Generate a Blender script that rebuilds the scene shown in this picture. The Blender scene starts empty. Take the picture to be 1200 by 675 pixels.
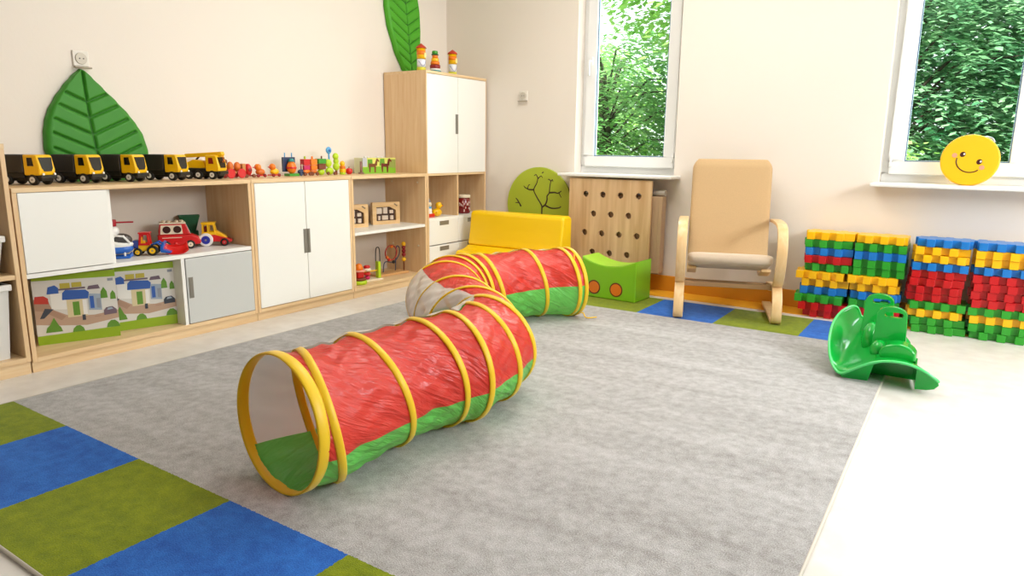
import bpy, bmesh, math, random
from mathutils import Vector, Matrix, Euler
from mathutils.geometry import tessellate_polygon
random.seed(7)
SC = bpy.context.scene
C = SC.collection
PI = math.pi
def R(a): return math.radians(a)

# ------------------------------------------------------------------ materials
def lin(h):
    h = h.lstrip('#'); o = []
    for i in (0, 2, 4):
        c = int(h[i:i+2], 16) / 255
        o.append(c / 12.92 if c <= .04045 else ((c + .055) / 1.055) ** 2.4)
    return (*o, 1)
_M = {}
def mat(name, col, rough=.5, metal=0, spec=.5, coat=0, noise=None, bump=None, sheen=0, trans=0, emit=0):
    """plain principled material; noise=(scale, amount) varies the colour, bump=(scale, strength)"""
    if name in _M: return _M[name]
    m = bpy.data.materials.new(name); m.use_nodes = True
    n = m.node_tree.nodes; l = m.node_tree.links; b = n['Principled BSDF']
    c = lin(col) if isinstance(col, str) else col
    b.inputs['Base Color'].default_value = c
    b.inputs['Roughness'].default_value = rough; b.inputs['Metallic'].default_value = metal
    b.inputs['Specular IOR Level'].default_value = spec; b.inputs['Coat Weight'].default_value = coat
    b.inputs['Sheen Weight'].default_value = sheen
    if emit:
        b.inputs['Emission Color'].default_value = c; b.inputs['Emission Strength'].default_value = emit
    tc = n.new('ShaderNodeTexCoord')
    if noise:
        t = n.new('ShaderNodeTexNoise'); t.inputs['Scale'].default_value = noise[0]; t.inputs['Detail'].default_value = 4
        l.new(tc.outputs['Object'], t.inputs['Vector'])
        x = n.new('ShaderNodeMix'); x.data_type = 'RGBA'
        a = noise[1]
        x.inputs['A'].default_value = tuple(v * (1 - a) for v in c[:3]) + (1,)
        x.inputs['B'].default_value = tuple(min(1, v * (1 + a)) for v in c[:3]) + (1,)
        l.new(t.outputs['Fac'], x.inputs['Factor']); l.new(x.outputs['Result'], b.inputs['Base Color'])
    if bump:
        t = n.new('ShaderNodeTexNoise'); t.inputs['Scale'].default_value = bump[0]; t.inputs['Detail'].default_value = 5
        l.new(tc.outputs['Object'], t.inputs['Vector'])
        bp = n.new('ShaderNodeBump'); bp.inputs['Strength'].default_value = bump[1]; bp.inputs['Distance'].default_value = .01
        l.new(t.outputs['Fac'], bp.inputs['Height']); l.new(bp.outputs['Normal'], b.inputs['Normal'])
    if trans:
        tr = n.new('ShaderNodeBsdfTranslucent'); tr.inputs['Color'].default_value = c
        mx = n.new('ShaderNodeMixShader'); mx.inputs[0].default_value = trans
        out = n['Material Output']
        l.new(b.outputs[0], mx.inputs[1]); l.new(tr.outputs[0], mx.inputs[2]); l.new(mx.outputs[0], out.inputs[0])
    _M[name] = m
    return m
def wood(name, ca, cb, axis='Z', scale=1.0, rough=.42):
    if name in _M: return _M[name]
    m = bpy.data.materials.new(name); m.use_nodes = True
    n = m.node_tree.nodes; l = m.node_tree.links; b = n['Principled BSDF']
    tc = n.new('ShaderNodeTexCoord'); mp = n.new('ShaderNodeMapping')
    s = [22 * scale] * 3; s['XYZ'.index(axis)] = 1.6 * scale
    mp.inputs['Scale'].default_value = s
    l.new(tc.outputs['Object'], mp.inputs['Vector'])
    t = n.new('ShaderNodeTexNoise'); t.inputs['Scale'].default_value = 1.6; t.inputs['Detail'].default_value = 6; t.inputs['Distortion'].default_value = .5
    l.new(mp.outputs['Vector'], t.inputs['Vector'])
    r = n.new('ShaderNodeValToRGB'); r.color_ramp.elements[0].position = .3; r.color_ramp.elements[1].position = .72
    r.color_ramp.elements[0].color = lin(cb); r.color_ramp.elements[1].color = lin(ca)
    l.new(t.outputs['Fac'], r.inputs['Fac']); l.new(r.outputs['Color'], b.inputs['Base Color'])
    b.inputs['Roughness'].default_value = rough
    _M[name] = m
    return m
BEECH = wood('beech_upright', '#edcda0', '#e1b988', 'Z')
BEECHY = wood('beech_long', '#edd0a4', '#dfba8a', 'Y')
BEECHX = wood('beech_deep', '#e9c796', '#d9b07c', 'X')
COVERW = wood('oak_board', '#e8c698', '#c99f70', 'Z', .55)
BIRCH = wood('birch_bent', '#efcf9d', '#e2b87e', 'Z', .8, .35)
WHITEL = mat('white_laminate', '#f3f1ea', .35)
BACKP = mat('back_panel', '#dccfc0', .55)
GREYL = mat('grey_laminate', '#c9cac6', .4)
STEEL = mat('handle_steel', '#9a958c', .35, .7)
DARKR = mat('handle_recess', '#8d887f', .4, .4)
WALL = mat('wall_paint', '#eee4d8', .75, bump=(60, .04), noise=(1.2, .02))
CEIL = mat('ceiling_paint', '#f7f3ec', .8)
WPVC = mat('white_pvc', '#f0f0ee', .3)
SILLM = mat('sill_white', '#f1efea', .3, coat=.2)
ORANGE = mat('orange_skirting', '#df931f', .45, noise=(6, .06))
YEL = mat('toy_yellow', '#fbc208', .32, coat=.2)
BLK = mat('toy_black', '#17140f', .45)
DGREY = mat('toy_dark_grey', '#2b2722', .45)
GLASSY = mat('toy_window', '#1d1b1a', .12)
HUB = mat('hub_white', '#e8e4dc', .4)
RED = mat('toy_red', '#d11418', .3, coat=.25)
DRED = mat('toy_dark_red', '#8d1414', .4)
BLUE = mat('toy_blue', '#1d63c0', .32, coat=.2)
LBLUE = mat('toy_light_blue', '#5aa7dc', .35)
NAVY = mat('toy_navy', '#2c3a5c', .4)
WHITE = mat('toy_white', '#f2efe9', .35)
CREAM = mat('toy_cream', '#ecdcc0', .45)
GRN = mat('toy_green', '#3f9a2a', .35)
DGRN = mat('toy_dark_green', '#155a35', .4)
LIME = mat('toy_lime', '#b9d81f', .35)
ORG = mat('toy_orange', '#f07f13', .35)
TEAL = mat('toy_teal', '#2e8c88', .4)
PINK = mat('toy_pink', '#c2185b', .4)
BROWN = mat('toy_brown', '#7a3c18', .45)
PUFF = mat('leaf_cushion_green', '#35891a', .55, bump=(180, .05))
PUFF2 = mat('leaf_cushion_light_green', '#4aa51a', .55, bump=(180, .05))
WIRE = mat('wire_dark', '#3a3430', .35, .6)
VINYLY = mat('yellow_vinyl', '#ffd000', .38, bump=(25, .03))
VINYLG = mat('green_vinyl', '#86c81e', .38, bump=(25, .03))
TREEG = mat('olive_board', '#b2c232', .55, noise=(3, .08))

# ------------------------------------------------------------------ mesh builder
class MB:
    def __init__(s, M=None): s.v = []; s.f = []; s.mi = []; s.sm = []; s.M = M or Matrix.Identity(4)
    def add(s, vs, fs, mi=0, smooth=False):
        k = len(s.v); s.v += [s.M @ Vector(p) for p in vs]
        for f in fs: s.f.append([i + k for i in f]); s.mi.append(mi); s.sm.append(smooth)
        return s
    def box(s, x0, x1, y0, y1, z0, z1, mi=0):
        vs = [(x0,y0,z0),(x1,y0,z0),(x1,y1,z0),(x0,y1,z0),(x0,y0,z1),(x1,y0,z1),(x1,y1,z1),(x0,y1,z1)]
        return s.add(vs, [(3,2,1,0),(4,5,6,7),(0,1,5,4),(1,2,6,5),(2,3,7,6),(3,0,4,7)], mi)
    def cyl(s, p0, p1, r0, r1=None, n=24, mi=0, smooth=True):
        r1 = r0 if r1 is None else r1
        p0 = Vector(p0); p1 = Vector(p1); d = (p1 - p0).normalized()
        a = d.orthogonal().normalized(); b = d.cross(a)
        vs = []
        for p, r in ((p0, r0), (p1, r1)):
            for i in range(n):
                t = 2 * PI * i / n; vs.append(p + (a * math.cos(t) + b * math.sin(t)) * r)
        s.add(vs, [(i, (i+1) % n, n + (i+1) % n, n + i) for i in range(n)], mi, smooth)
        s.add(vs[:n], [tuple(reversed(range(n)))], mi); s.add(vs[n:], [tuple(range(n))], mi)
        return s
    def lathe(s, prof, n=28, mi=0, o=(0,0,0), smooth=True):
        """prof = [(r, z)...] turned about the vertical axis through o"""
        vs = []; m = len(prof)
        for r, z in prof:
            for i in range(n):
                t = 2 * PI * i / n; vs.append((o[0] + r * math.cos(t), o[1] + r * math.sin(t), o[2] + z))
        fs = [(j*n+i, j*n+(i+1) % n, (j+1)*n+(i+1) % n, (j+1)*n+i) for j in range(m-1) for i in range(n)]
        s.add(vs, fs, mi, smooth)
        if prof[0][0] > 1e-5: s.add(vs[:n], [tuple(reversed(range(n)))], mi)
        if prof[-1][0] > 1e-5: s.add(vs[-n:], [tuple(range(n))], mi)
        return s
    def ell(s, c, rx, ry, rz, mi=0, n=20, m=12):
        vs = [(c[0], c[1], c[2] - rz)]
        for j in range(1, m):
            a = -PI/2 + PI * j / m
            for i in range(n):
                t = 2 * PI * i / n; vs.append((c[0] + rx*math.cos(a)*math.cos(t), c[1] + ry*math.cos(a)*math.sin(t), c[2] + rz*math.sin(a)))
        vs.append((c[0], c[1], c[2] + rz)); L = len(vs) - 1
        fs = [(0, 1 + (i+1) % n, 1 + i) for i in range(n)]
        fs += [(1+j*n+i, 1+j*n+(i+1) % n, 1+(j+1)*n+(i+1) % n, 1+(j+1)*n+i) for j in range(m-2) for i in range(n)]
        fs += [(L, 1+(m-2)*n+i, 1+(m-2)*n+(i+1) % n) for i in range(n)]
        return s.add(vs, fs, mi, True)
    def tube(s, pts, r, n=10, mi=0, closed=False):
        pts = [Vector(p) for p in pts]; k = len(pts); vs = []; prev = None
        for i, p in enumerate(pts):
            if closed: d = pts[(i+1) % k] - pts[i-1]
            else: d = pts[min(i+1, k-1)] - pts[max(i-1, 0)]
            d.normalize()
            if prev is None: a = d.orthogonal().normalized()
            else: a = (prev - d * prev.dot(d)).normalized()
            prev = a; b = d.cross(a); rr = r[i] if isinstance(r, (list, tuple)) else r
            for j in range(n):
                t = 2 * PI * j / n; vs.append(p + (a*math.cos(t) + b*math.sin(t)) * rr)
        q = k if closed else k - 1
        fs = [(i*n+j, i*n+(j+1) % n, ((i+1) % k)*n+(j+1) % n, ((i+1) % k)*n+j) for i in range(q) for j in range(n)]
        s.add(vs, fs, mi, True)
        if not closed: s.add(vs[:n], [tuple(reversed(range(n)))], mi); s.add(vs[-n:], [tuple(range(n))], mi)
        return s
    def band(s, pts, nrm, w, t, mi=0, closed=False, smooth=True):
        """bent strip: pts along it, nrm = thickness direction per point, w = (vector) half width direction, t = thickness"""
        vs = []; k = len(pts)
        for p, nn in zip(pts, nrm):
            p = Vector(p); nn = Vector(nn); w_ = Vector(w)
            vs += [p - w_, p + w_, p + w_ + nn*t, p - w_ + nn*t]
        q = k if closed else k - 1
        for i in range(q):
            a = i*4; b = ((i+1) % k)*4
            s.add([vs[a+0], vs[a+1], vs[b+1], vs[b+0]], [(0,1,2,3)], mi, smooth)
            s.add([vs[a+2], vs[a+3], vs[b+3], vs[b+2]], [(0,1,2,3)], mi, smooth)
            s.add([vs[a+1], vs[a+2], vs[b+2], vs[b+1]], [(0,1,2,3)], mi)
            s.add([vs[a+3], vs[a+0], vs[b+0], vs[b+3]], [(0,1,2,3)], mi)
        if not closed:
            s.add(vs[:4], [(0,1,2,3)], mi); s.add(vs[-4:], [(3,2,1,0)], mi)
        return s
    def prism(s, poly, z0, z1, mi=0, holes=(), smooth_side=False):
        loops = [list(poly)] + [list(h) for h in holes]
        flat = [p for lp in loops for p in lp]; n = len(flat)
        vs = [(x, y, z0) for x, y in flat] + [(x, y, z1) for x, y in flat]
        if holes:
            tri = tessellate_polygon([[Vector((x, y, 0)) for x, y in lp] for lp in loops])
            s.add(vs, [tuple(t) for t in tri], mi); s.add(vs, [tuple(i + n for i in reversed(t)) for t in tri], mi)
        else:
            s.add(vs, [tuple(reversed(range(n))), tuple(range(n, 2*n))], mi)
        k = 0
        for lp in loops:
            m = len(lp)
            s.add(vs, [(k+i, k+(i+1) % m, n+k+(i+1) % m, n+k+i) for i in range(m)], mi, smooth_side)
            k += m
        return s
    def poly(s, pts, mi=0): return s.add(pts, [tuple(range(len(pts)))], mi)
    def build(s, name, mats, parent=None, bevel=0, seg=2, solid=0, subd=0, loc=None, rot=None, fixn=True):
        me = bpy.data.meshes.new(name); me.from_pydata([tuple(v) for v in s.v], [], s.f)
        if not isinstance(mats, (list, tuple)): mats = [mats]
        for m in mats: me.materials.append(m)
        for p, i, q in zip(me.polygons, s.mi, s.sm): p.material_index = i; p.use_smooth = q
        bm = bmesh.new(); bm.from_mesh(me)
        bmesh.ops.remove_doubles(bm, verts=bm.verts, dist=1e-5)
        if fixn: bmesh.ops.recalc_face_normals(bm, faces=bm.faces)
        bm.to_mesh(me); bm.free()
        o = bpy.data.objects.new(name, me); C.objects.link(o)
        if parent: o.parent = parent
        if loc: o.location = loc
        if rot: o.rotation_euler = rot
        if solid:
            d = o.modifiers.new('solid', 'SOLIDIFY'); d.thickness = solid; d.offset = 0
        if subd:
            d = o.modifiers.new('sub', 'SUBSURF'); d.levels = subd; d.render_levels = subd
        if bevel:
            d = o.modifiers.new('bevel', 'BEVEL'); d.width = bevel; d.segments = seg; d.limit_method = 'ANGLE'; d.angle_limit = R(35)
        return o
def XF(loc=(0,0,0), rot=(0,0,0)): return Matrix.Translation(loc) @ Euler(rot).to_matrix().to_4x4()
def circ(cx, cy, r, n=24, ry=None): return [(cx + r*math.cos(2*PI*i/n), cy + (ry or r)*math.sin(2*PI*i/n)) for i in range(n)]
def rrect(x0, x1, y0, y1, r, n=5):
    o = []
    for cx, cy, a in ((x1-r, y0+r, -90), (x1-r, y1-r, 0), (x0+r, y1-r, 90), (x0+r, y0+r, 180)):
        for i in range(n+1):
            t = R(a + 90*i/n); o.append((cx + r*math.cos(t), cy + r*math.sin(t)))
    return o
def tag(o, label, cat, group=None, kind=None):
    o['label'] = label; o['category'] = cat
    if group: o['group'] = group
    if kind: o['kind'] = kind
    return o
def thing(name, label, cat, loc=(0,0,0), rotz=0, group=None, rot=None):
    o = bpy.data.objects.new(name, None); C.objects.link(o); o.empty_display_size = .1
    o.location = loc; o.rotation_euler = rot or (0, 0, rotz)
    return tag(o, label, cat, group)
def struct(o): o['kind'] = 'structure'; return o
def dup(root, label, loc=None, rotz=None):
    r = root.copy(); C.objects.link(r); r['label'] = label
    if loc is not None: r.location = loc
    if rotz is not None: r.rotation_euler = (0, 0, rotz)
    for ch in list(root.children):
        c = ch.copy(); C.objects.link(c); c.parent = r
        for g in list(ch.children):
            d = g.copy(); C.objects.link(d); d.parent = c
    return r
def smoothpath(P, n=8, closed=False):
    P = [Vector(p) for p in P]; k = len(P); out = []
    for i in range(k if closed else k-1):
        a = P[i-1] if (i or closed) else P[0]*2 - P[1]; b = P[i]; c = P[(i+1) % k]
        d = P[(i+2) % k] if (closed or i+2 < k) else c*2 - b
        for j in range(n):
            t = j/n
            out.append(.5*((2*b) + (c-a)*t + (2*a-5*b+4*c-d)*t*t + (3*b-a-3*c+d)*t**3))
    if not closed: out.append(P[-1])
    return out

# ------------------------------------------------------------------ camera
cam = bpy.data.cameras.new('camera'); cam.lens = 24.43; cam.sensor_width = 36; cam.clip_start = .02
co = bpy.data.objects.new('camera', cam); C.objects.link(co)
Mr = Matrix.Rotation(.58084, 4, 'Z') @ Matrix.Rotation(PI/2 - .19820, 4, 'X') @ Matrix.Rotation(.01154, 4, 'Z')
co.matrix_world = Matrix.Translation((0, 0, 1.1)) @ Mr
SC.camera = co

# ------------------------------------------------------------------ room shell
XL, XR, YB, YF, ZC = -4.17, 2.7, 5.22, -2.6, 2.95
FX = -3.71                                     # front plane of the cabinets
def floor_mat():
    m = bpy.data.materials.new('floor_vinyl'); m.use_nodes = True
    n = m.node_tree.nodes; l = m.node_tree.links; b = n['Principled BSDF']
    tc = n.new('ShaderNodeTexCoord'); t = n.new('ShaderNodeTexNoise'); t.inputs['Scale'].default_value = 9; t.inputs['Detail'].default_value = 8
    l.new(tc.outputs['Object'], t.inputs['Vector'])
    r = n.new('ShaderNodeValToRGB'); r.color_ramp.elements[0].color = lin('#d8d2cb'); r.color_ramp.elements[1].color = lin('#e5e0da')
    r.color_ramp.elements[0].position = .35; r.color_ramp.elements[1].position = .65
    l.new(t.outputs['Fac'], r.inputs['Fac']); l.new(r.outputs['Color'], b.inputs['Base Color'])
    b.inputs['Roughness'].default_value = .3; b.inputs['Specular IOR Level'].default_value = .5
    return m
struct(MB().box(XL-.1, XR+.1, YF-.1, YB+.4, -.1, 0).build('floor', floor_mat()))
struct(MB().box(XL-.1, XR+.1, YF-.1, YB+.4, ZC, ZC+.1).build('ceiling', CEIL))
struct(MB().box(XL-.1, XL, YF, YB+.25, 0, ZC).build('wall_left', WALL))
struct(MB().box(XL, XR, YF-.1, YF, 0, ZC).build('wall_front', mat('wall_front_fill_cut', '#6f665c', .8)))  # unseen wall behind the camera, darkened to cut bounced fill light
struct(MB().box(XR, XR+.1, YF, YB+.25, 0, ZC).build('wall_right', WALL))
W1 = (-2.815, -1.945); W2 = (-.535, .86); WZ = (.885, 2.62); WT = .30
w = MB()
for x0, x1, z0, z1 in ((XL, W1[0], 0, ZC), (W1[1], W2[0], 0, ZC), (W2[1], XR, 0, ZC), (*W1, 0, WZ[0]), (*W1, WZ[1], ZC), (*W2, 0, WZ[0]), (*W2, WZ[1], ZC)):
    w.box(x0, x1, YB, YB+WT, z0, z1)
struct(w.build('wall_back', WALL))
struct(MB().box(XL, XR, YB-.018, YB, 0, .125).build('baseboard_back', ORANGE, bevel=.004))
struct(MB().box(XL, XR, YB-.24, YB-.018, 0, .004).build('trim_1', mat('orange_floor_strip', '#fdb52e', .35, noise=(5, .05))))

def glass_mat():
    m = bpy.data.materials.new('window_glass'); m.use_nodes = True
    n = m.node_tree.nodes; l = m.node_tree.links; n.remove(n['Principled BSDF'])
    t = n.new('ShaderNodeBsdfTransparent'); t.inputs['Color'].default_value = (.96, .985, .97, 1)
    g = n.new('ShaderNodeBsdfGlossy'); g.inputs['Roughness'].default_value = .02
    mx = n.new('ShaderNodeMixShader'); mx.inputs[0].default_value = .02
    l.new(t.outputs[0], mx.inputs[1]); l.new(g.outputs[0], mx.inputs[2]); l.new(mx.outputs[0], n['Material Output'].inputs[0])
    return m
GLASS = glass_mat()
GASK = mat('gasket_blue_grey', '#5d7a96', .4)
def frame_rect(m, x0, x1, z0, z1, t, y0, y1):
    m.box(x0, x1, y0, y1, z0, z0+t); m.box(x0, x1, y0, y1, z1-t, z1); m.box(x0, x0+t, y0, y1, z0+t, z1-t); m.box(x1-t, x1, y0, y1, z0+t, z1-t)
def window(idx, X, panes, handle_at):
    root = bpy.data.objects.new('window_%d' % idx, None); C.objects.link(root); root.location = ((X[0]+X[1])/2, YB+.1, WZ[0]); struct(root)
    ox = -(X[0]+X[1])/2; y = 0; H = WZ[1]-WZ[0]
    m = MB(); frame_rect(m, X[0]+ox, X[1]+ox, .02, H, .06, y+.02, y+.09); m.build('window_frame', WPVC, root, bevel=.006)
    for (a, b, side) in panes:
        s = MB(); a += ox; b += ox
        frame_rect(s, a, b, .075, H-.055, .085, y-.012, y+.045)
        so = s.build('window_sash', WPVC, root, bevel=.008, seg=3)
        q = MB(); frame_rect(q, a+.085, b-.085, .16, H-.14, .007, y+.0, y+.02); q.build('gasket', GASK, so)
        MB().box(a+.085, b-.085, y+.012, y+.018, .16, H-.14).build('glass_pane', GLASS, so)
        if side:
            hx = a + .042 if side < 0 else b - .042; hz = handle_at
            h = MB(); h.prism(rrect(hx-.014, hx+.014, -.035, .035, .012), 0, .012)
            for i, v in enumerate(h.v): h.v[i] = Vector((v.x, y-.012-v.z, hz+v.y))
            h.tube([(hx, y-.02, hz), (hx, y-.055, hz), (hx, y-.06, hz-.02), (hx, y-.06, hz-.12)], .009, 10)
            h.build('handle', WPVC, so)
        hg = MB(); hx = b - .006 if side < 0 else a + .006
        for hz in (.12, H-.2): hg.cyl((hx, y-.016, hz), (hx, y-.016, hz+.07), .008)
        hg.build('hinge', WPVC, so)
    return root
window(1, W1, [(W1[0]+.045, W1[1]-.045, -1)], .92)
window(2, W2, [(W2[0]+.045, W2[0]+.785, 1), (W2[0]+.785, W2[1]-.045, -1)], .92)
struct(MB().box(W1[0]-.055, W1[1]+.055, 5.03, YB+.1, .885, .908).build('trim_2', SILLM, bevel=.006))
struct(MB().box(W2[0]-.03, W2[1]+.06, 5.05, YB+.1, .885, .908).build('trim_3', SILLM, bevel=.006))

# ------------------------------------------------------------------ rug
def rug_mat():
    m = bpy.data.materials.new('rug_pile'); m.use_nodes = True
    n = m.node_tree.nodes; l = m.node_tree.links; b = n['Principled BSDF']
    tc = n.new('ShaderNodeTexCoord'); sp = n.new('ShaderNodeSeparateXYZ'); l.new(tc.outputs['Object'], sp.inputs[0])
    def math_(op, a, bb=None):
        q = n.new('ShaderNodeMath'); q.operation = op
        for i, v in enumerate((a, bb)):
            if v is None: continue
            if isinstance(v, (int, float)): q.inputs[i].default_value = v
            else: l.new(v, q.inputs[i])
        return q.outputs[0]
    def mix(f, a, bb):
        q = n.new('ShaderNodeMix'); q.data_type = 'RGBA'; l.new(f, q.inputs['Factor'])
        for nm, v in (('A', a), ('B', bb)):
            if isinstance(v, tuple): q.inputs[nm].default_value = v
            else: l.new(v, q.inputs[nm])
        return q.outputs['Result']
    # fuzzy stripe edges
    nz = n.new('ShaderNodeTexNoise'); nz.inputs['Scale'].default_value = 90; l.new(tc.outputs['Object'], nz.inputs['Vector'])
    wob = math_('MULTIPLY', math_('SUBTRACT', nz.outputs['Fac'], .5), .012)
    x = math_('ADD', sp.outputs['X'], wob); y = math_('ADD', sp.outputs['Y'], wob)
    k = math_('FLOOR', math_('DIVIDE', math_('ADD', x, .26 + .522*20), .522))
    odd = math_('MODULO', k, 2.0)          # 1 next to the right edge = blue
    border = math_('MAXIMUM', math_('LESS_THAN', y, 1.19), math_('GREATER_THAN', y, 4.335))
    fine = n.new('ShaderNodeTexNoise'); fine.inputs['Scale'].default_value = 260; fine.inputs['Detail'].default_value = 3; l.new(tc.outputs['Object'], fine.inputs['Vector'])
    med = n.new('ShaderNodeTexNoise'); med.inputs['Scale'].default_value = 28; med.inputs['Detail'].default_value = 6; l.new(tc.outputs['Object'], med.inputs['Vector'])
    # brushed lanes of the pile, running along the X direction
    mp = n.new('ShaderNodeMapping'); mp.inputs['Scale'].default_value = (.35, 5.5, 1); mp.inputs['Rotation'].default_value = (0, 0, R(-14)); l.new(tc.outputs['Object'], mp.inputs['Vector'])
    lane = n.new('ShaderNodeTexNoise'); lane.inputs['Scale'].default_value = 1.5; lane.inputs['Detail'].default_value = 2; l.new(mp.outputs[0], lane.inputs['Vector'])
    f = math_('ADD', math_('MULTIPLY', fine.outputs['Fac'], .5), math_('ADD', math_('MULTIPLY', med.outputs['Fac'], .28), math_('MULTIPLY', lane.outputs['Fac'], .22)))
    ramp = n.new('ShaderNodeMapRange'); ramp.inputs['From Min'].default_value = .36; ramp.inputs['From Max'].default_value = .64; l.new(f, ramp.inputs['Value'])
    fac = ramp.outputs[0]
    grey = mix(fac, lin('#8c8884'), lin('#c8c6c6'))
    green = mix(fac, lin('#5d6e00'), lin('#909c08'))
    blue = mix(fac, lin('#0e48a0'), lin('#3078d2'))
    col = mix(border, grey, mix(odd, green, blue))
    l.new(col, b.inputs['Base Color']); b.inputs['Roughness'].default_value = .95; b.inputs['Specular IOR Level'].default_value = .15
    b.inputs['Sheen Weight'].default_value = .1; b.inputs['Sheen Roughness'].default_value = .5
    bp = n.new('ShaderNodeBump'); bp.inputs['Strength'].default_value = .5; bp.inputs['Distance'].default_value = .008
    l.new(f, bp.inputs['Height']); l.new(bp.outputs[0], b.inputs['Normal'])
    return m
rug = thing('rug', 'large grey pile rug with a border of olive green and blue blocks at each end', 'rug', (0, 0, 0))
MB().box(-3.34, -.262, .68, 4.86, 0, .011).build('pile', rug_mat(), rug, bevel=.004)
m = MB()
for pts in (((-3.34,.68), (-.262,.68)), ((-.262,.68), (-.262,4.86)), ((-.262,4.86), (-3.34,4.86)), ((-3.34,4.86), (-3.34,.68))):
    m.tube([(*pts[0], .006), (*pts[1], .006)], .006, 8)
m.build('edge_binding', mat('rug_binding', '#d4ccbe', .8), rug)

# ------------------------------------------------------------------ cabinets (front plane x = FX, local x from -D to 0, y from 0)
D = .45; T = .022
def recess_handle(parent, y, z, hy, hz):
    m = MB(); x = .0
    m.box(-.004, .003, y-hy-.006, y+hy+.006, z-hz-.006, z+hz+.006, 0); m.box(-.003, .0045, y-hy, y+hy, z-hz, z+hz, 1)
    return m.build('handle', [STEEL, DARKR], parent)
def cabinet(label, y0, wid, h, bottom=.075, name='low_cabinet', cat='cabinet', mid=True):
    t = thing(name, label, cat, (FX, y0, 0))
    g = .0015
    MB().box(-D, 0, g, T, bottom-T, h-T).build('side_panel', BEECH, t, bevel=.0015)
    MB().box(-D, 0, wid-T, wid-g, bottom-T, h-T).build('side_panel', BEECH, t, bevel=.0015)
    MB().box(-D, .004, g, wid-g, h-T, h).build('top_panel', BEECHY, t, bevel=.002)
    MB().box(-D, 0, T, wid-T, bottom-T, bottom).build('bottom_panel', BEECHY, t, bevel=.0015)
    MB().box(-D+.002, -D+.01, T, wid-T, bottom, h-T).build('back_panel', BACKP, t)
    MB().box(-D+.03, -.012, g, wid-g, 0, bottom-T).build('plinth', BEECHY, t, bevel=.001)
    return t
def door(t, y0, y1, z0, z1, m, handle=None):
    d = MB().box(-.02, .001, y0+.002, y1-.002, z0+.002, z1-.002).build('door', m, t, bevel=.002)
    if handle: recess_handle(d, *handle)
    return d
ZT = .893
# A: the long unit with the toy trucks on it
yA = 1.425; wA = 2.715-1.425
A = cabinet('long low beech cabinet with white upper door and grey lower door under the toy trucks', yA, wA, ZT)
MB().box(-D+.012, -.003, T, wA-T, .463, .485).build('shelf', WHITEL, A, bevel=.001)
MB().box(-D+.012, -.022, .435, .453, .485, ZT-T).build('divider', WHITEL, A)
MB().box(-D+.012, -.004, .80, .82, .075, .463).build('divider', WHITEL, A)
door(A, T, .428, .487, ZT-T, WHITEL)
door(A, .822, wA-T, .077, .461, GREYL, (.847, .29, .008, .055))
# B: two white doors
yB = 2.715; wB = 3.545-2.715
B = cabinet('low beech cabinet closed by two tall white doors', yB, wB, ZT)
door(B, T, wB/2, .077, ZT-T, WHITEL, (wB/2-.013, .475, .011, .075))
door(B, wB/2, wB-T, .077, ZT-T, WHITEL, (wB/2+.013, .475, .006, .075))
# C: open bookcase with a white shelf
yC = 3.545; wC = 4.375-3.545
Cc = cabinet('open beech shelf unit with one white shelf, against the tall cupboard', yC, wC, ZT, name='open_shelf_unit', cat='shelf')
MB().box(-D+.012, -.004, T, wC-T, .463, .485).build('shelf', WHITEL, Cc, bevel=.001)
for z in (.82, .3):
    for x in (-.08, -.36): MB().cyl((x, wC-T-.004, z), (x, wC-T+.002, z), .008, n=12).build('shelf_pin_cap', CREAM, Cc)
# D: tall cupboard
yD = 4.377; wD = .823; hD = 1.70
Dd = cabinet('tall beech cupboard with two white doors above open niches and white drawers', yD, wD, hD, name='tall_cupboard', cat='cupboard')
MB().box(-D+.012, -.004, T, wD-T, .873, .893).build('shelf', BEECHY, Dd)
MB().box(-D+.012, -.004, T, wD-T, .505, .525).build('shelf', WHITEL, Dd)
MB().box(-D+.012, -.004, wD/2-.01, wD/2+.01, .525, .873).build('divider', BEECH, Dd)
door(Dd, T-.012, wD/2, .89, hD-T, WHITEL, (wD/2-.016, 1.295, .012, .075))
door(Dd, wD/2, wD-T+.012, .89, hD-T, WHITEL)
for z0, z1 in ((.30, .507), (.077, .292)):
    for a, b in ((T, wD/2), (wD/2, wD-T)):
        d = MB().box(-.02, .001, a+.002, b-.002, z0, z1).build('drawer', WHITEL, Dd, bevel=.002)
        recess_handle(d, (a+b)/2, z1-.03, .055, .012)
# E: tall shelf at the very left with trays
E_ = cabinet('taller beech shelf unit holding white trays at the left edge', .55, .872, 1.095, bottom=.085, name='tray_shelf_unit', cat='shelf')
MB().box(-D+.012, -.004, T, .872-T, .468, .49).build('shelf', BEECHY, E_)
def tray(label, z, h):
    t = thing('plastic_tray', label, 'tray', (FX-.02, .575, z), group='white trays in the left shelf unit')
    y0, y1, x0, x1 = .012, .812, -.38, -.01; tp = .035
    m = MB()
    b = [(x0+tp, y0+tp), (x1-.02, y0+tp), (x1-.02, y1-tp), (x0+tp, y1-tp)]; tpv = [(x0+.01, y0+.012), (x1-.004, y0+.012), (x1-.004, y1-.012), (x0+.01, y1-.012)]
    vs = [(*p, 0) for p in b] + [(*p, h-.03) for p in tpv]
    m.add(vs, [(3,2,1,0)] + [(i, (i+1) % 4, 4+(i+1) % 4, 4+i) for i in range(4)])
    m.build('tray_body', mat('tray_white', '#e4e1da', .4), t, solid=.004, bevel=.004)
    r = MB(); frame = [(x0, y0), (x1+.012, y0), (x1+.012, y1), (x0, y1)]
    r.prism(frame, h-.03, h, holes=[[(x0+.02, y0+.02), (x0+.02, y1-.02), (x1-.008, y1-.02), (x1-.008, y0+.02)]])
    r.build('rim', mat('tray_rim', '#efece6', .35), t, bevel=.005)
    return t
tray('deep white plastic tray on the bottom of the left shelf unit', .0855, .36)
tray('white plastic tray on the middle shelf of the left unit', .4905, .185)

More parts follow.
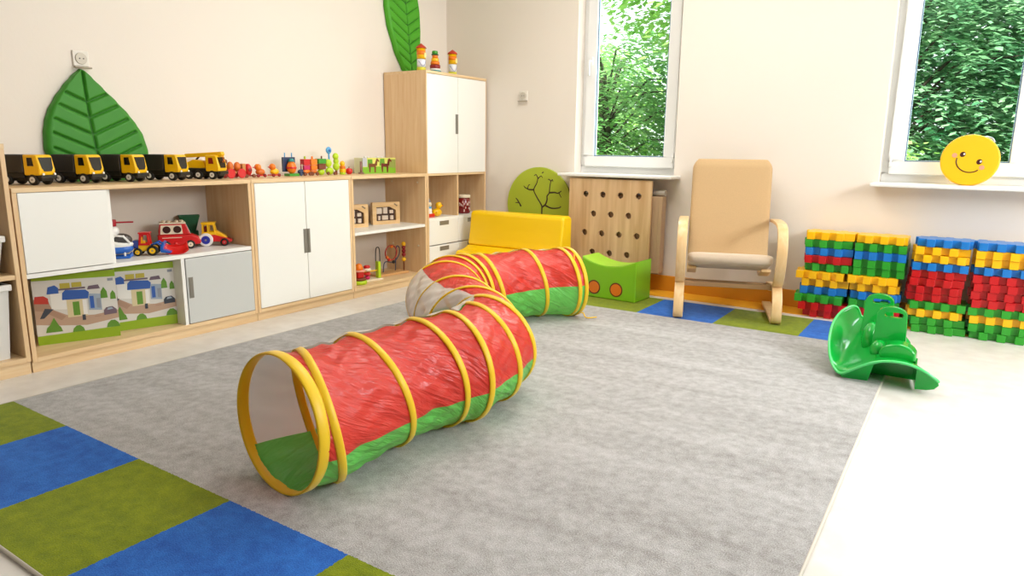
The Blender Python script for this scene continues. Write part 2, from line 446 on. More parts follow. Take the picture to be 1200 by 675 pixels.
# ------------------------------------------------------------------ leaf cushions on the left wall
def leaf(name, label, outline, ribfun, z0, h, yc, veins, vk, M, X0=-4.165):
    """outline(t)->(left,right) half widths about the midrib; t from 0 bottom to 1 tip"""
    nt, ns = 120, 96; rows = []; vein = {}
    for i in range(nt+1):
        t = i/nt; L, Rr = outline(t); row = []
        for j in range(ns+1):
            s = -1 + 2*j/ns
            wdt = L if s < 0 else Rr
            yy = yc + ribfun(t) + s*wdt; zz = z0 + t*h
            edge = min(1 - abs(s), 1.6*t + .25, (1-t)*5); edge = max(0, min(1, edge/.16))
            d = .012 + .030*math.sqrt(max(0, 1-(1-edge)**2))
            g = math.exp(-((s*wdt)/.007)**2)
            for v in veins:
                q = (t - (v + vk*abs(s)*wdt/h)) * h
                if .03 < abs(s)*1.0 < .86: g = max(g, math.exp(-(q/.0065)**2))
            d -= .018*g*min(1, edge*1.2); vein[(i, j)] = g*min(1, edge*1.2)
            row.append((X0 + d, yy, zz))
        rows.append(row)
    vs = [p for r in rows for p in r]; n = ns+1
    m = MB()
    for i in range(nt):
        for j in range(ns):
            dark = (vein[(i,j)] + vein[(i+1,j)] + vein[(i,j+1)] + vein[(i+1,j+1)])/4 > .62
            m.add([vs[i*n+j], vs[i*n+j+1], vs[(i+1)*n+j+1], vs[(i+1)*n+j]], [(0,1,2,3)], 1 if dark else 0, True)
    bk = [(X0, p[1], p[2]) for p in vs]
    m.add(bk, [(i*n+j, (i+1)*n+j, (i+1)*n+j+1, i*n+j+1) for i in range(nt) for j in range(ns)], 0, False)
    rim = [i for i in range(ns+1)] + [i*n+ns for i in range(1, nt+1)] + [nt*n+j for j in range(ns-1, -1, -1)] + [i*n for i in range(nt-1, 0, -1)]
    k = len(rim); vv = [vs[i] for i in rim] + [bk[i] for i in rim]
    m.add(vv, [(i, (i+1) % k, k+(i+1) % k, k+i) for i in range(k)], 0, False)
    # origin at the base of the leaf
    base = Vector((X0, yc, z0)); m.v = [v - base for v in m.v]
    o = m.build(name, [M, mat('leaf_vein_green', '#2a7314', .6)], loc=base)
    return tag(o, label, 'leaf decoration')
def interp(tab, t):
    for (a, va), (b, vb) in zip(tab, tab[1:]):
        if t <= b:
            u = (t-a)/(b-a); u = u*u*(3-2*u)*.35 + u*.65
            return va + (vb-va)*u
    return tab[-1][1]
ol1 = lambda t: (interp([(0,.16),(.06,.205),(.14,.235),(.28,.255),(.43,.24),(.53,.222),(.62,.197),(.73,.153),(.84,.10),(.93,.05),(1,.002)], t),
                 interp([(0,.22),(.06,.262),(.14,.292),(.28,.305),(.43,.292),(.53,.262),(.62,.226),(.73,.17),(.84,.105),(.93,.05),(1,.002)], t))
leaf('leaf_cushion', 'big pointed green padded leaf leaning on the wall behind the toy trucks', ol1, lambda t: .055*(1-t)**1.5 - .0, ZT+.001, .605, 2.0, [.0, .14, .28, .42, .57, .71], .45, PUFF)
ol2 = lambda t: (interp([(0,.06),(.05,.10),(.2,.17),(.4,.225),(.55,.235),(.7,.21),(.85,.14),(.95,.06),(1,.002)], t),
                 interp([(0,.055),(.05,.085),(.2,.135),(.4,.17),(.55,.18),(.7,.165),(.85,.11),(.95,.045),(1,.002)], t))
leaf('leaf_cushion', 'tall narrow green padded leaf standing on the tall cupboard in the corner', ol2, lambda t: -.02 - .13*t + .02*t*t, hD+.001, .95, 4.72, [.02, .10, .18, .26, .34, .42, .51, .6, .7, .8], .55, PUFF2)

# ------------------------------------------------------------------ wall sockets
def socket(label, loc, rot):
    t = thing('wall_socket', label, 'wall socket', loc, rot=rot)
    pm = mat('socket_plate', '#e9e2d6', .3)
    MB().box(-.042, .042, -.012, 0, -.042, .042).build('plate', pm, t, bevel=.006, seg=3)
    m = MB(); m.cyl((0, -.018, .0), (0, -.010, .0), .03, .032); m.build('outlet', mat('socket_outlet', '#cfc6b6', .35), t, bevel=.002)
    m = MB()
    for x in (-.01, .01): m.cyl((x, -.0195, 0), (x, -.017, 0), .0035, n=10)
    m.build('pin_hole', DGREY, t)
    m = MB(); m.box(-.045, .045, -.034, -.012, -.052, -.043); m.build('cover_hinge', mat('socket_cover', '#a89b86', .4), t, bevel=.003)
    return t
socket('white socket high on the left wall above the big leaf', (XL, 2.015, 1.555), (0, 0, R(90)))
socket('white socket on the back wall between the tall cupboard and the window', (-3.325, YB, 1.545), (0, 0, 0))
# ------------------------------------------------------------------ toy trucks on the long cabinet; forward = local +x
def prismY(m, poly, y0, y1, mi=0, holes=()):
    q = MB(); q.prism(poly, y0, y1, 0, holes)
    m.add([(v.x, v.z, v.y) for v in q.v], q.f, mi); return m
def wheel(t, x, y, r, w, hubm, tyre=BLK, hub_r=.55):
    s = 1 if y > 0 else -1
    o = MB().cyl((x, y-s*w, r), (x, y, r), r, n=28).build('wheel', tyre, t, bevel=r*.15)
    m = MB(); m.cyl((x, y-s*w*.3, r), (x, y+s*.0015, r), r*hub_r, n=20, mi=0); m.cyl((x, y, r), (x, y+s*.003, r), r*.16, n=10, mi=1)
    m.build('hub', [hubm, STEEL], o)
    return o
def toy_truck(label, loc, rz):
    t = thing('toy_truck', label, 'toy truck', loc, rz, 'yellow and black toy trucks on the low cabinet')
    m = MB(); m.box(-.115, .108, -.036, .036, .02, .045); m.box(-.115, .02, -.048, .048, .034, .062)
    m.build('chassis', BLK, t, bevel=.004)
    prismY(MB(), [(-.12,.06), (.022,.06), (.022,.15), (-.112,.15)], -.052, .052).build('cargo_box', DGREY, t, bevel=.006)
    sd = [(.026,.048), (.112,.048), (.116,.075), (.103,.142), (.094,.15), (.026,.15)]
    prismY(MB(), sd, -.05, .05).build('cab', YEL, t, bevel=.007, seg=3)
    for s in (-1, 1):
        prismY(MB(), [(.05,.094), (.084,.094), (.078,.135), (.05,.135)], s*.0495-.002, s*.0495+.002).build('side_window', GLASSY, t)
    a = Vector((.1165,0,.068)); b = Vector((.1035,0,.142)); o = Vector((.0022,0,.0004))
    pts = [a+Vector((0,-.022,0)), a+Vector((0,.022,0)), a.lerp(b,.2)+Vector((0,.034,0)), b.lerp(a,.08)+Vector((0,.041,0)), b.lerp(a,.08)+Vector((0,-.041,0)), a.lerp(b,.2)+Vector((0,-.034,0))]
    m = MB(); m.add([p+o for p in pts]+[p-o for p in pts], [(0,1,2,3,4,5),(11,10,9,8,7,6)]+[(i,(i+1)%6,6+(i+1)%6,6+i) for i in range(6)]); m.build('windscreen', GLASSY, t)
    m = MB(); m.box(.098, .125, -.05, .05, .03, .05); m.build('bumper', BLK, t, bevel=.004)
    for s in (-1, 1): MB().cyl((.124, s*.036, .055), (.1205, s*.036, .055), .006, n=12).build('headlight', WHITE, t)
    for x in (-.075, .07):
        for y in (-.052, .052): wheel(t, x, y, .027, .022, HUB)
    return t
HD = R(25)
t1 = toy_truck('dark-bodied toy truck with yellow cab, leftmost of the truck row', (-3.99, 1.618, ZT), HD)
dup(t1, 'dark-bodied toy truck with yellow cab, second from the left in the truck row', (-3.99, 1.858, ZT), R(24))
dup(t1, 'dark-bodied toy truck with yellow cab, third from the left in the truck row', (-3.99, 2.095, ZT), R(25))
dup(t1, 'dark-bodied toy truck with yellow cab, beside the yellow crane truck', (-3.99, 2.345, ZT), R(25))
def crane_truck(label, loc, rz):
    t = thing('crane_truck', label, 'toy truck', loc, rz, 'yellow and black toy trucks on the low cabinet')
    m = MB(); m.box(-.125, .108, -.036, .036, .02, .045); m.box(-.125, .03, -.048, .048, .036, .064); m.build('chassis', BLK, t, bevel=.004)
    sd = [(.03,.048), (.112,.048), (.116,.075), (.103,.138), (.094,.146), (.03,.146)]
    prismY(MB(), sd, -.05, .05).build('cab', YEL, t, bevel=.007, seg=3)
    for s in (-1, 1): prismY(MB(), [(.052,.094), (.084,.094), (.078,.13), (.052,.13)], s*.0495-.002, s*.0495+.002).build('side_window', DRED, t)
    m = MB(); m.add([(.119,-.03,.07),(.119,.03,.07),(.107,.039,.134),(.107,-.039,.134),(.113,-.03,.07),(.113,.03,.07),(.101,.039,.134),(.101,-.039,.134)], [(0,1,2,3),(7,6,5,4),(0,4,5,1),(1,5,6,2),(2,6,7,3),(3,7,4,0)]); m.build('windscreen', GLASSY, t)
    prismY(MB(), [(-.115,.066), (.025,.066), (.01,.112), (-.06,.118), (-.1,.1)], -.036, .036).build('turret', YEL, t, bevel=.005)
    prismY(MB(), [(-.13,.128), (-.118,.152), (.118,.168), (.125,.15), (.118,.14)], -.02, .02).build('boom', YEL, t, bevel=.004)
    m = MB(); m.tube([(-.07,.0,.1), (-.03,.0,.142)], .006); m.build('strut', DGREY, t)
    m = MB(); m.tube([(.118,0,.15), (.122,0,.12)], .002); m.tube([(.122,0,.12), (.128,0,.112), (.122,0,.104), (.116,0,.110)], .004); m.build('hook', ORG, t)
    m = MB(); m.box(.098, .125, -.05, .05, .03, .05); m.build('bumper', BLK, t, bevel=.004)
    for x in (-.085, -.02, .07):
        for y in (-.052, .052): wheel(t, x, y, .027, .022, HUB)
    return t
crane_truck('yellow toy crane truck with a raised boom at the right end of the truck row', (-3.99, 2.60, ZT), R(27))

# ------------------------------------------------------------------ small wooden toys on the white-door cabinet
def stack_toy(name, label, cat, loc, pieces, rz=0, group=None):
    """pieces: (part name, shape, dims, colour, offset)"""
    t = thing(name, label, cat, loc, rz, group)
    for nm, sh, d, c, o in pieces:
        m = MB()
        if sh == 'ball': m.ell(o, *d)
        elif sh == 'cyl': m.cyl((o[0], o[1], o[2]), (o[0], o[1], o[2]+d[1]), d[0], d[2] if len(d) > 2 else None, n=22)
        elif sh == 'box': m.box(o[0]-d[0], o[0]+d[0], o[1]-d[1], o[1]+d[1], o[2], o[2]+d[2])
        elif sh == 'wheel': m.cyl((o[0]-d[1], o[1], o[2]), (o[0]+d[1], o[1], o[2]), d[0], n=22)
        elif sh == 'ring': m.tube([(o[0] + d[0]*math.cos(a*PI/12), o[1], o[2] + d[0]*math.sin(a*PI/12)) for a in range(24)], d[1], 8, closed=True)
        m.build(nm, c, t, bevel=.002 if sh in ('box', 'cyl', 'wheel') else 0)
    return t
g = 'small wooden toys on the low cabinet'
WD = mat('toy_wood', '#c98a4b', .45, noise=(20, .15)); WD2 = mat('toy_wood_orange', '#d9701f', .4)
stack_toy('wooden_cart', 'little wooden pull cart with big red wheels and two orange figures', 'toy', (-3.985, 2.80, ZT), [
    ('cart_bed', 'box', (.025,.058,.012), WD, (0,0,.03)), ('wheel', 'wheel', (.03,.006), RED, (.033,-.048,.03)), ('wheel', 'wheel', (.03,.006), RED, (.033,.03,.03)),
    ('wheel', 'wheel', (.03,.006), RED, (-.033,-.048,.03)), ('wheel', 'wheel', (.03,.006), RED, (-.033,.03,.03)),
    ('figure', 'ball', (.02,.022,.032), WD2, (0,-.03,.072)), ('figure', 'ball', (.02,.022,.030), WD2, (0,.022,.072)), ('block', 'box', (.018,.012,.05), WD, (0,.062,.04)), ('head', 'ball', (.016,.016,.016), BROWN, (0,-.065,.105))], 0, g)
stack_toy('wooden_roller', 'red upright roller toy between the wooden cart and the yellow ducks', 'toy', (-3.985, 2.90, ZT), [
    ('body', 'ball', (.028,.027,.04), RED, (0,0,.05)), ('base', 'box', (.02,.03,.01), DRED, (0,0,.008)), ('wheel', 'wheel', (.012,.006), BROWN, (.024,-.028,.012)), ('wheel', 'wheel', (.012,.006), BROWN, (.024,.028,.012)),
    ('hub_ring', 'wheel', (.012,.003), DRED, (.027,0,.05))], 0, g)
def duck(label, loc, ch, cb, rz=0):
    return stack_toy('wooden_duck', label, 'toy', loc, [('base', 'box', (.02,.04,.008), RED, (0,0,.008)), ('body', 'ball', (.024,.034,.022), cb, (0,.006,.034)), ('head', 'ball', (.022,.022,.022), ch, (0,-.012,.066)),
        ('beak', 'box', (.008,.012,.006), RED, (0,-.036,.062)), ('wheel', 'wheel', (.011,.005), DRED, (.022,-.026,.011)), ('wheel', 'wheel', (.011,.005), DRED, (.022,.026,.011))], rz, g)
duck('orange-headed wooden duck on a red base, the left of two ducks', (-3.985, 2.99, ZT), ORG, WD2)
duck('yellow wooden duck with orange head, the right of two ducks', (-3.985, 3.105, ZT), ORG, YEL, R(8))
stack_toy('wooden_clown', 'round orange wooden toy in front of a dark blue frame', 'toy', (-3.985, 3.255, ZT), [
    ('frame', 'box', (.008,.052,.1), NAVY, (-.03,0,.03)), ('body', 'ball', (.03,.034,.045), ORG, (0,0,.06)), ('belt', 'cyl', (.035,.012), RED, (0,0,.052)), ('base', 'box', (.03,.042,.018), GRN, (0,0,0)),
    ('cap', 'cyl', (.024,.02,.012), TEAL, (0,0,.1)), ('peg', 'cyl', (.004,.03), LBLUE, (-.03,-.03,.13)), ('peg', 'cyl', (.004,.03), LBLUE, (-.03,.03,.13))], 0, g)
stack_toy('wooden_engine', 'tiny dark blue wooden engine beside the round orange toy', 'toy', (-3.985, 3.335, ZT), [
    ('boiler', 'ball', (.018,.026,.018), NAVY, (0,0,.028)), ('chimney', 'cyl', (.005,.05), CREAM, (0,.012,.03)), ('wheel', 'wheel', (.012,.005), NAVY, (.02,-.016,.012)), ('wheel', 'wheel', (.012,.005), NAVY, (.02,.016,.012))], 0, g)
def stacker(label, y, c1, c2, c3, top):
    return stack_toy('stacking_car', label, 'toy', (-3.985, y, ZT), [
        ('base', 'ball', (.026,.036,.018), c3, (0,0,.03)), ('lower_block', 'box', (.022,.027,.03), c2, (0,0,.042)), ('upper_block', 'box', (.022,.027,.042), c1, (0,0,.074)), ('peg', 'cyl', (.007,.02), top, (0,0,.116)),
        ('wheel', 'wheel', (.013,.005), BROWN, (.024,-.022,.013)), ('wheel', 'wheel', (.013,.005), BROWN, (.024,.022,.013))], 0, g)
stacker('red and magenta stacking block car with a lime peg', 3.375, RED, PINK, ORG, LIME)
stacker('orange stacking block car beside the red one', 3.44, ORG, ORG, WD2, ORG)
stack_toy('toy_house', 'green and brown wooden block house at the right of the orange stacker', 'toy', (-3.99, 3.522, ZT), [
    ('base', 'ball', (.022,.03,.022), LIME, (0,0,.022)), ('wall', 'box', (.02,.032,.04), BROWN, (0,0,.042)), ('roof', 'box', (.022,.034,.035), GRN, (0,0,.083)), ('peg', 'cyl', (.005,.02), BROWN, (0,.01,.118))], 0, g)
stack_toy('flower_toy', 'lime wooden flower toy topped by a blue flower', 'toy', (-3.985, 3.598, ZT), [
    ('base', 'ball', (.022,.036,.028), LIME, (0,0,.028)), ('leaf', 'ball', (.018,.03,.03), LIME, (0,-.008,.085)), ('stem', 'cyl', (.006,.07), LBLUE, (0,.0,.1)), ('flower', 'ball', (.012,.026,.026), LBLUE, (0,.0,.178)), ('flower_centre', 'ball', (.006,.01,.01), BLUE, (.012,.0,.178)),
    ('wheel', 'wheel', (.012,.005), BROWN, (.022,-.03,.012)), ('wheel', 'wheel', (.012,.005), BROWN, (.022,.032,.012))], 0, g)
stack_toy('tree_toy', 'lime green wooden tree toy with round crowns', 'toy', (-3.985, 3.665, ZT), [
    ('trunk', 'cyl', (.008,.06), BROWN, (0,0,.0)), ('crown', 'ball', (.022,.027,.03), LIME, (0,0,.06)), ('crown', 'ball', (.018,.022,.024), LIME, (0,.0,.1)), ('crown', 'ball', (.018,.026,.024), LIME, (.006,-.008,.135))], 0, g)
stack_toy('stacking_tower', 'small yellow and orange wooden stacker beside the red apple', 'toy', (-3.985, 3.727, ZT), [
    ('base', 'cyl', (.022,.018), LIME, (0,0,0)), ('ring', 'cyl', (.024,.024), YEL, (0,0,.018)), ('ring', 'cyl', (.022,.022), ORG, (0,0,.042)), ('top', 'ball', (.018,.02,.022), YEL, (0,0,.08))], 0, g)
ap = stack_toy('wooden_apple', 'shiny red wooden apple at the right end of the small toys', 'toy apple', (-3.985, 3.793, ZT), [('stem', 'cyl', (.003,.014), BROWN, (0,0,.044))], 0, g)
MB().lathe([(.004,.0),(.016,.002),(.025,.014),(.027,.026),(.022,.04),(.012,.046),(.003,.042)]).build('fruit', RED, ap)
# picture box with two horses on the shelf unit
hb = thing('picture_block_box', 'box of picture blocks showing two brown horses on green meadow', 'toy box', (-4.03, 3.935, ZT), R(-4))
MB().box(-.05, .05, 0, .345, 0, .122).build('box_body', mat('box_pale', '#dfe6c0', .5), hb, bevel=.003)
m = MB(); x = .0512
def flat(m, pts, mi, off=0): m.poly([(x + off, p[0], p[1]) for p in pts], mi)
flat(m, [(.0,.0),(.345,.0),(.345,.06),(.0,.05)], 0); flat(m, [(.0,.05),(.345,.06),(.345,.122),(.0,.122)], 1)
flat(m, [(.05,.05),(.10,.05),(.10,.11),(.05,.11)], 2, .0004); flat(m, [(.17,.06),(.23,.06),(.225,.115),(.18,.115)], 2, .0004); flat(m, [(.0,.055),(.045,.055),(.045,.122),(.0,.122)], 5, .0003); flat(m, [(.25,.05),(.345,.04),(.345,.11),(.26,.112)], 4, .0003)
for y0, mi in ((.06, 3), (.19, 6)):
    for pg in ([(0,.052),(.07,.05),(.075,.075),(.0,.08)], [(.055,.06),(.085,.06),(.095,.118),(.08,.115)], [(.005,.01),(.018,.01),(.02,.056),(.0,.056)], [(.058,.008),(.072,.008),(.076,.056),(.056,.056)], [(.08,.1),(.108,.088),(.112,.098),(.092,.116)]):
        flat(m, [(y0+a, b) for a, b in pg], mi, .0008)
m.build('picture', [mat('meadow','#7fb722',.5), mat('meadow_sky','#d9d96a',.5), mat('print_bush','#5e9a1d',.5), mat('print_horse','#7a4012',.5), mat('print_olive','#8f9c4a',.5), mat('print_grey','#b9bcc4',.5), mat('print_horse_dark','#6e2210',.5)], hb, fixn=False)
prl = MB(); [prl.cyl((.045, y, .122), (.045, y, .134), .01, n=14) for y in (.03, .06, .16, .2)]
prl.build('clip', WHITE, hb)
MB().tube([(.045,-.012,0), (.045,-.012,.095)], .009).cyl((.045,-.012,0), (.045,-.012,.012), .022).build('side_post', mat('post_brown', '#8d6a5c', .5), hb)

# ------------------------------------------------------------------ toys on the tall cupboard
def tower(label, y):
    t = thing('toy_tower', label, 'toy tower', (-3.82, y, hD), R(10), 'round house towers on the tall cupboard')
    MB().lathe([(.036,.0),(.036,.03)]).build('base', mat('tower_lime', '#d7d23a', .4), t)
    MB().lathe([(.034,.03),(.034,.092)]).build('lower_drum', mat('tower_white', '#e9e9ee', .4), t)
    m = MB(); m.tube([(.0345*math.cos(a), .0345*math.sin(a), .058 + .022*math.sin(2.5*a)) for a in [R(-100+i*10) for i in range(21)]], .0025, 6); m.build('face_print', mat('tower_print', '#8f97c2', .5), t)
    MB().lathe([(.035,.094),(.035,.176)]).build('upper_drum', YEL, t)
    MB().lathe([(.0356,.125),(.0356,.158)]).build('band', ORG, t)
    MB().lathe([(.044,.176),(.034,.19),(.004,.212)]).build('roof', mat('tower_roof', '#c8371e', .45), t)
    MB().box(.034, .039, -.012, .012, .105, .14).build('tiny_door', mat('tower_door', '#fff0a0', .4), t)
    return t
tower('round house tower with red roof at the left, in front of the tall leaf', 4.455)
tower('round house tower with red roof at the right of the stacking toy', 4.86)
t = thing('ring_stacker', 'wooden ring stacking toy with green cap between the two house towers', 'stacking toy', (-3.83, 4.64, hD))
zz = 0
for nm, r, h, c in (('base', .052, .022, TEAL), ('ring', .044, .016, WHITE), ('ring', .043, .03, DRED), ('ring', .037, .026, ORG), ('ring', .031, .026, YEL), ('ring', .024, .024, ORG), ('cap_brim', .03, .008, DGRN), ('cap', .024, .026, GRN)):
    MB().lathe([(r*.9, zz), (r, zz+h*.25), (r, zz+h*.75), (r*.9, zz+h)]).build(nm, c, t); zz += h
# niches of the tall cupboard
zn = .525
t = stack_toy('doll_toy', 'small doll with white and red body in the left niche of the tall cupboard', 'toy doll', (FX-.09, 4.50, zn), [
    ('base', 'box', (.03,.045,.03), RED, (0,0,0)), ('body', 'cyl', (.03,.05,.024), WHITE, (0,0,.03)), ('scarf', 'cyl', (.026,.014), LBLUE, (0,0,.074)), ('head', 'ball', (.026,.026,.026), CREAM, (0,0,.108)), ('hat', 'cyl', (.02,.04,.003), mat('hat_grey', '#7d8296', .5), (0,0,.124))])
t = thing('toy_duck', 'yellow plastic duck in the left niche of the tall cupboard', 'toy duck', (FX-.085, 4.60, zn), R(80))
MB().ell((0,0,.034), .05, .036, .034).build('body', YEL, t); MB().ell((.022,0,.092), .03, .028, .03).build('head', YEL, t)
MB().ell((.054,0,.088), .016, .014, .007).build('beak', ORG, t)
m = MB(); [m.ell((.044, s*.016, .1), .005, .005, .005) for s in (-1, 1)]; m.build('eye', BLK, t)
m = MB(); [m.ell((-.008, s*.034, .04), .026, .008, .018) for s in (-1, 1)]; m.build('wing', YEL, t)
t = thing('storage_jar', 'dark red jar with a cream lid in the right niche of the tall cupboard', 'jar', (FX-.09, 4.985, zn))
MB().lathe([(.05,.0),(.058,.01),(.058,.125),(.05,.14)]).build('jar_body', mat('jar_red', '#7c1418', .25, coat=.4), t)
m = MB()
random.seed(3)
for i in range(26):
    a = R(random.uniform(-95, 60)); z = random.uniform(.025, .105); w_ = random.uniform(.004, .009)
    m.add([((.0585+k*.0012)*math.cos(a+u), (.0585+k*.0012)*math.sin(a+u), z+v) for k in (0,1) for u, v in ((-w_*10,-w_),(w_*10*.6,-w_*1.3),(w_*10,w_),(-w_*6,w_*1.6))], [(0,1,2,3),(7,6,5,4),(0,4,5,1),(1,5,6,2),(2,6,7,3),(3,7,4,0)])
m.build('print', mat('jar_print', '#e6c9c0', .5), t)
MB().lathe([(.058,.14),(.06,.143),(.06,.162),(.056,.166)]).build('lid', CREAM, t)
# ------------------------------------------------------------------ toys on the white shelf of the long cabinet
zs = .485
t = thing('toy_helicopter', 'white and blue toy helicopter with red rotor at the left of the white shelf', 'toy helicopter', (-3.87, 1.965, zs), R(62))
m = MB(); m.ell((0,0,.052), .075, .04, .03); m.build('lower_hull', BLUE, t)
m = MB(); m.ell((-.002,0,.076), .078, .042, .026); m.build('upper_hull', WHITE, t)
m = MB(); m.ell((.02,0,.1), .052, .038, .036); m.build('canopy', mat('canopy_dark', '#4a4644', .15), t)
m = MB(); m.tube([(.058,-.03,.085), (.03,-.036,.122), (-.02,-.034,.13), (-.05,-.026,.1)], .006); m.tube([(.058,.03,.085), (.03,.036,.122), (-.02,.034,.13), (-.05,.026,.1)], .006); m.tube([(.03,-.036,.122), (.03,.036,.122)], .006); m.build('canopy_frame', WHITE, t)
m = MB(); m.tube([(-.05,0,.09), (-.11,0,.115), (-.15,0,.15)], [.028,.018,.012]); m.build('tail_boom', WHITE, t)
m = MB(); m.ell((-.02,0,.15), .034, .026, .03); m.cyl((-.02,0,.11), (-.02,0,.15), .024); m.build('rotor_mast', WHITE, t)
m = MB(); m.cyl((-.02,0,.176), (-.02,0,.212), .022); m.box(-.02,.085,-.008,.008,.192,.2); m.box(-.105,-.02,-.008,.008,.192,.2); m.box(-.028,-.012,-.085,.085,.192,.2); m.build('rotor', mat('rotor_red', '#a51626', .35), t, bevel=.002)
m = MB()
for s in (-1, 1): m.tube([(-.05,s*.036,.008), (.05,s*.036,.008), (.068,s*.036,.022)], .007)
m.build('skid', BLUE, t)
m = MB(); m.tube([(-.03,-.036,.008), (-.03,-.02,.04)], .005); m.tube([(.03,-.036,.008), (.03,-.02,.04)], .005); m.tube([(-.03,.036,.008), (-.03,.02,.04)], .005); m.tube([(.03,.036,.008), (.03,.02,.04)], .005); m.build('skid_strut', WHITE, t)
t = thing('toy_forklift', 'yellow and red toy loader with blue shovel and yellow-hubbed wheels', 'toy loader', (-3.86, 2.12, zs), R(50)); t.scale = (.86,)*3
m = MB(); prismY(m, [(-.075,.03), (.06,.03), (.06,.055), (.02,.07), (-.075,.07)], -.032, .032); m.build('body', YEL, t, bevel=.004)
m = MB(); m.box(-.078, -.045, -.035, .035, .05, .1); m.build('engine_cover', mat('loader_violet', '#34458f', .35), t, bevel=.004)
m = MB()
for s in (-1, 1):
    prismY(m, [(-.045,.068), (.025,.068), (.018,.148), (-.035,.148)], s*.032-.004, s*.032+.004, 0, [[(-.03,.082), (-.022,.135), (.008,.135), (.012,.082)]])
m.box(-.042, .026, -.036, .036, .143, .153); m.build('cab_frame', RED, t, bevel=.002)
m = MB(); m.box(-.035, -.01, -.02, .02, .07, .095); m.box(-.038, -.026, -.02, .02, .09, .12); m.build('seat', YEL, t, bevel=.003)
m = MB(); prismY(m, [(.085,.02), (.145,.014), (.148,.022), (.1,.04), (.112,.085), (.1,.09), (.082,.05)], -.045, .045); m.build('shovel', BLUE, t, bevel=.003)
m = MB()
for s in (-1, 1): m.tube([(.03,s*.034,.07), (.07,s*.034,.085), (.095,s*.034,.06)], .007)
m.build('lift_arm', BLUE, t)
for x, r in ((-.05, .026), (.038, .034)):
    for s in (-1, 1): wheel(t, x, s*.052, r, .02, YEL)
t = thing('toy_bus', 'red toy rescue bus with cream roof rack and arched windows', 'toy bus', (-3.97, 2.375, zs), R(62)); t.scale = (.88,)*3
prismY(MB(), [(-.125,.028), (.135,.028), (.14,.05), (.128,.08), (.08,.1), (-.128,.1)], -.05, .05).build('body', RED, t, bevel=.012, seg=3)
prismY(MB(), [(-.122,.1), (.075,.1), (.05,.172), (-.112,.172)], -.046, .046).build('cabin', RED, t, bevel=.008)
m = MB()
for s in (-1, 1): prismY(m, [(-.11,.105), (.028,.105), (.022,.165), (-.104,.165)], s*.0462-.0022, s*.0462+.0022)
m.build('window_panel', CREAM, t)
m = MB()
for s in (-1, 1):
    for cx in (-.07, -.005): prismY(m, [(cx+a, .135+b) for a, b in circ(0, 0, .025, 18, .024)], s*.048-.0025, s*.048+.0025)
m.build('side_window', mat('bus_window', '#3a1412', .2), t)
m = MB(); m.add([(.078,-.038,.103),(.078,.038,.103),(.056,.036,.165),(.056,-.036,.165),(.072,-.038,.103),(.072,.038,.103),(.05,.036,.165),(.05,-.036,.165)], [(0,1,2,3),(7,6,5,4),(0,4,5,1),(1,5,6,2),(2,6,7,3),(3,7,4,0)]); m.build('windscreen', mat('bus_glass', '#a9b5ac', .15), t)
m = MB(); m.box(-.112, .05, -.047, .047, .172, .182)
for cx in (-.085, -.055, -.005, .025): m.ell((cx, -.015, .188), .014, .03, .01)
m.build('roof_rack', CREAM, t, bevel=.004)
m = MB(); [m.box(-.1, .02, s*.0505-.001, s*.0505+.001, .078, .082) for s in (-1, 1)]; m.build('side_stripe', CREAM, t)
for s in (-1, 1): MB().ell((.132, s*.034, .068), .008, .012, .012).build('headlight', CREAM, t)
for x in (-.08, .07):
    for s in (-1, 1): wheel(t, x, s*.054, .03, .02, CREAM)
t = thing('toy_shovel', 'bright red plastic scoop lying in front of the red toy bus', 'toy scoop', (-3.772, 2.236, zs), R(55)); t.scale = (.82,)*3
m = MB(); n_ = 14
vs = []
for i in range(n_+1):
    u = -1 + 2*i/n_
    for j in range(9):
        v = j/8
        vs.append((.085*u*(1-.15*v) , .06*v - .03 + .0*u, .012 + .055*(v**2) + .03*(abs(u)**3)*(1-v*.3) - .008))
m.add(vs, [(i*9+j, i*9+j+1, (i+1)*9+j+1, (i+1)*9+j) for i in range(n_) for j in range(8)], 0, True)
m.build('scoop', mat('scoop_red', '#e01212', .3, coat=.3), t, solid=.006)
m = MB(); m.tube([(0,.03,.062), (0,.05,.075), (0,.062,.062)], .009); m.build('handle', mat('scoop_red', '#e01212', .3), t)
t = thing('toy_tractor', 'yellow and red toy tractor with white and blue wheel at the shelf right end', 'toy tractor', (-3.93, 2.572, zs), R(50))
m = MB(); prismY(m, [(-.06,.03), (.115,.022), (.12,.035), (.085,.05), (.0,.075), (-.06,.07)], -.036, .036); m.build('body', RED, t, bevel=.006)
prismY(MB(), [(.02,.06), (.09,.042), (.085,.06), (.03,.095), (.02,.095)], -.026, .026).build('bonnet', YEL, t, bevel=.008, seg=3)
m = MB()
for s in (-1, 1): prismY(m, [(-.055,.07), (.028,.07), (.02,.14), (-.05,.14)], s*.034-.004, s*.034+.004, 0, [[(-.043,.088), (-.041,.13), (-.022,.13), (-.022,.088)], [(-.012,.088), (-.012,.13), (.012,.13), (.017,.088)]])
m.box(-.055, .026, -.038, .038, .136, .147); m.build('cab', YEL, t, bevel=.003)
m = MB(); m.box(-.04, -.02, -.02, .02, .075, .12); m.build('driver_seat', DRED, t, bevel=.003)
wheel(t, -.03, -.058, .041, .024, mat('hub_blue', '#2733a8', .35), WHITE, .62); wheel(t, -.03, .058, .041, .024, mat('hub_blue', '#2733a8', .35), WHITE, .62)
wheel(t, .075, -.05, .024, .018, RED, BLK); wheel(t, .075, .05, .024, .018, RED, BLK)
t = thing('toy_skip', 'dark green toy tipper tub between the red bus and the tractor', 'toy tub', (-4.085, 2.525, zs), R(60)); t.scale = (.8, .8, 1)
m = MB(); b0 = rrect(-.04, .04, -.035, .035, .01, 3); b1 = rrect(-.075, .075, -.05, .05, .012, 3); k = len(b0)
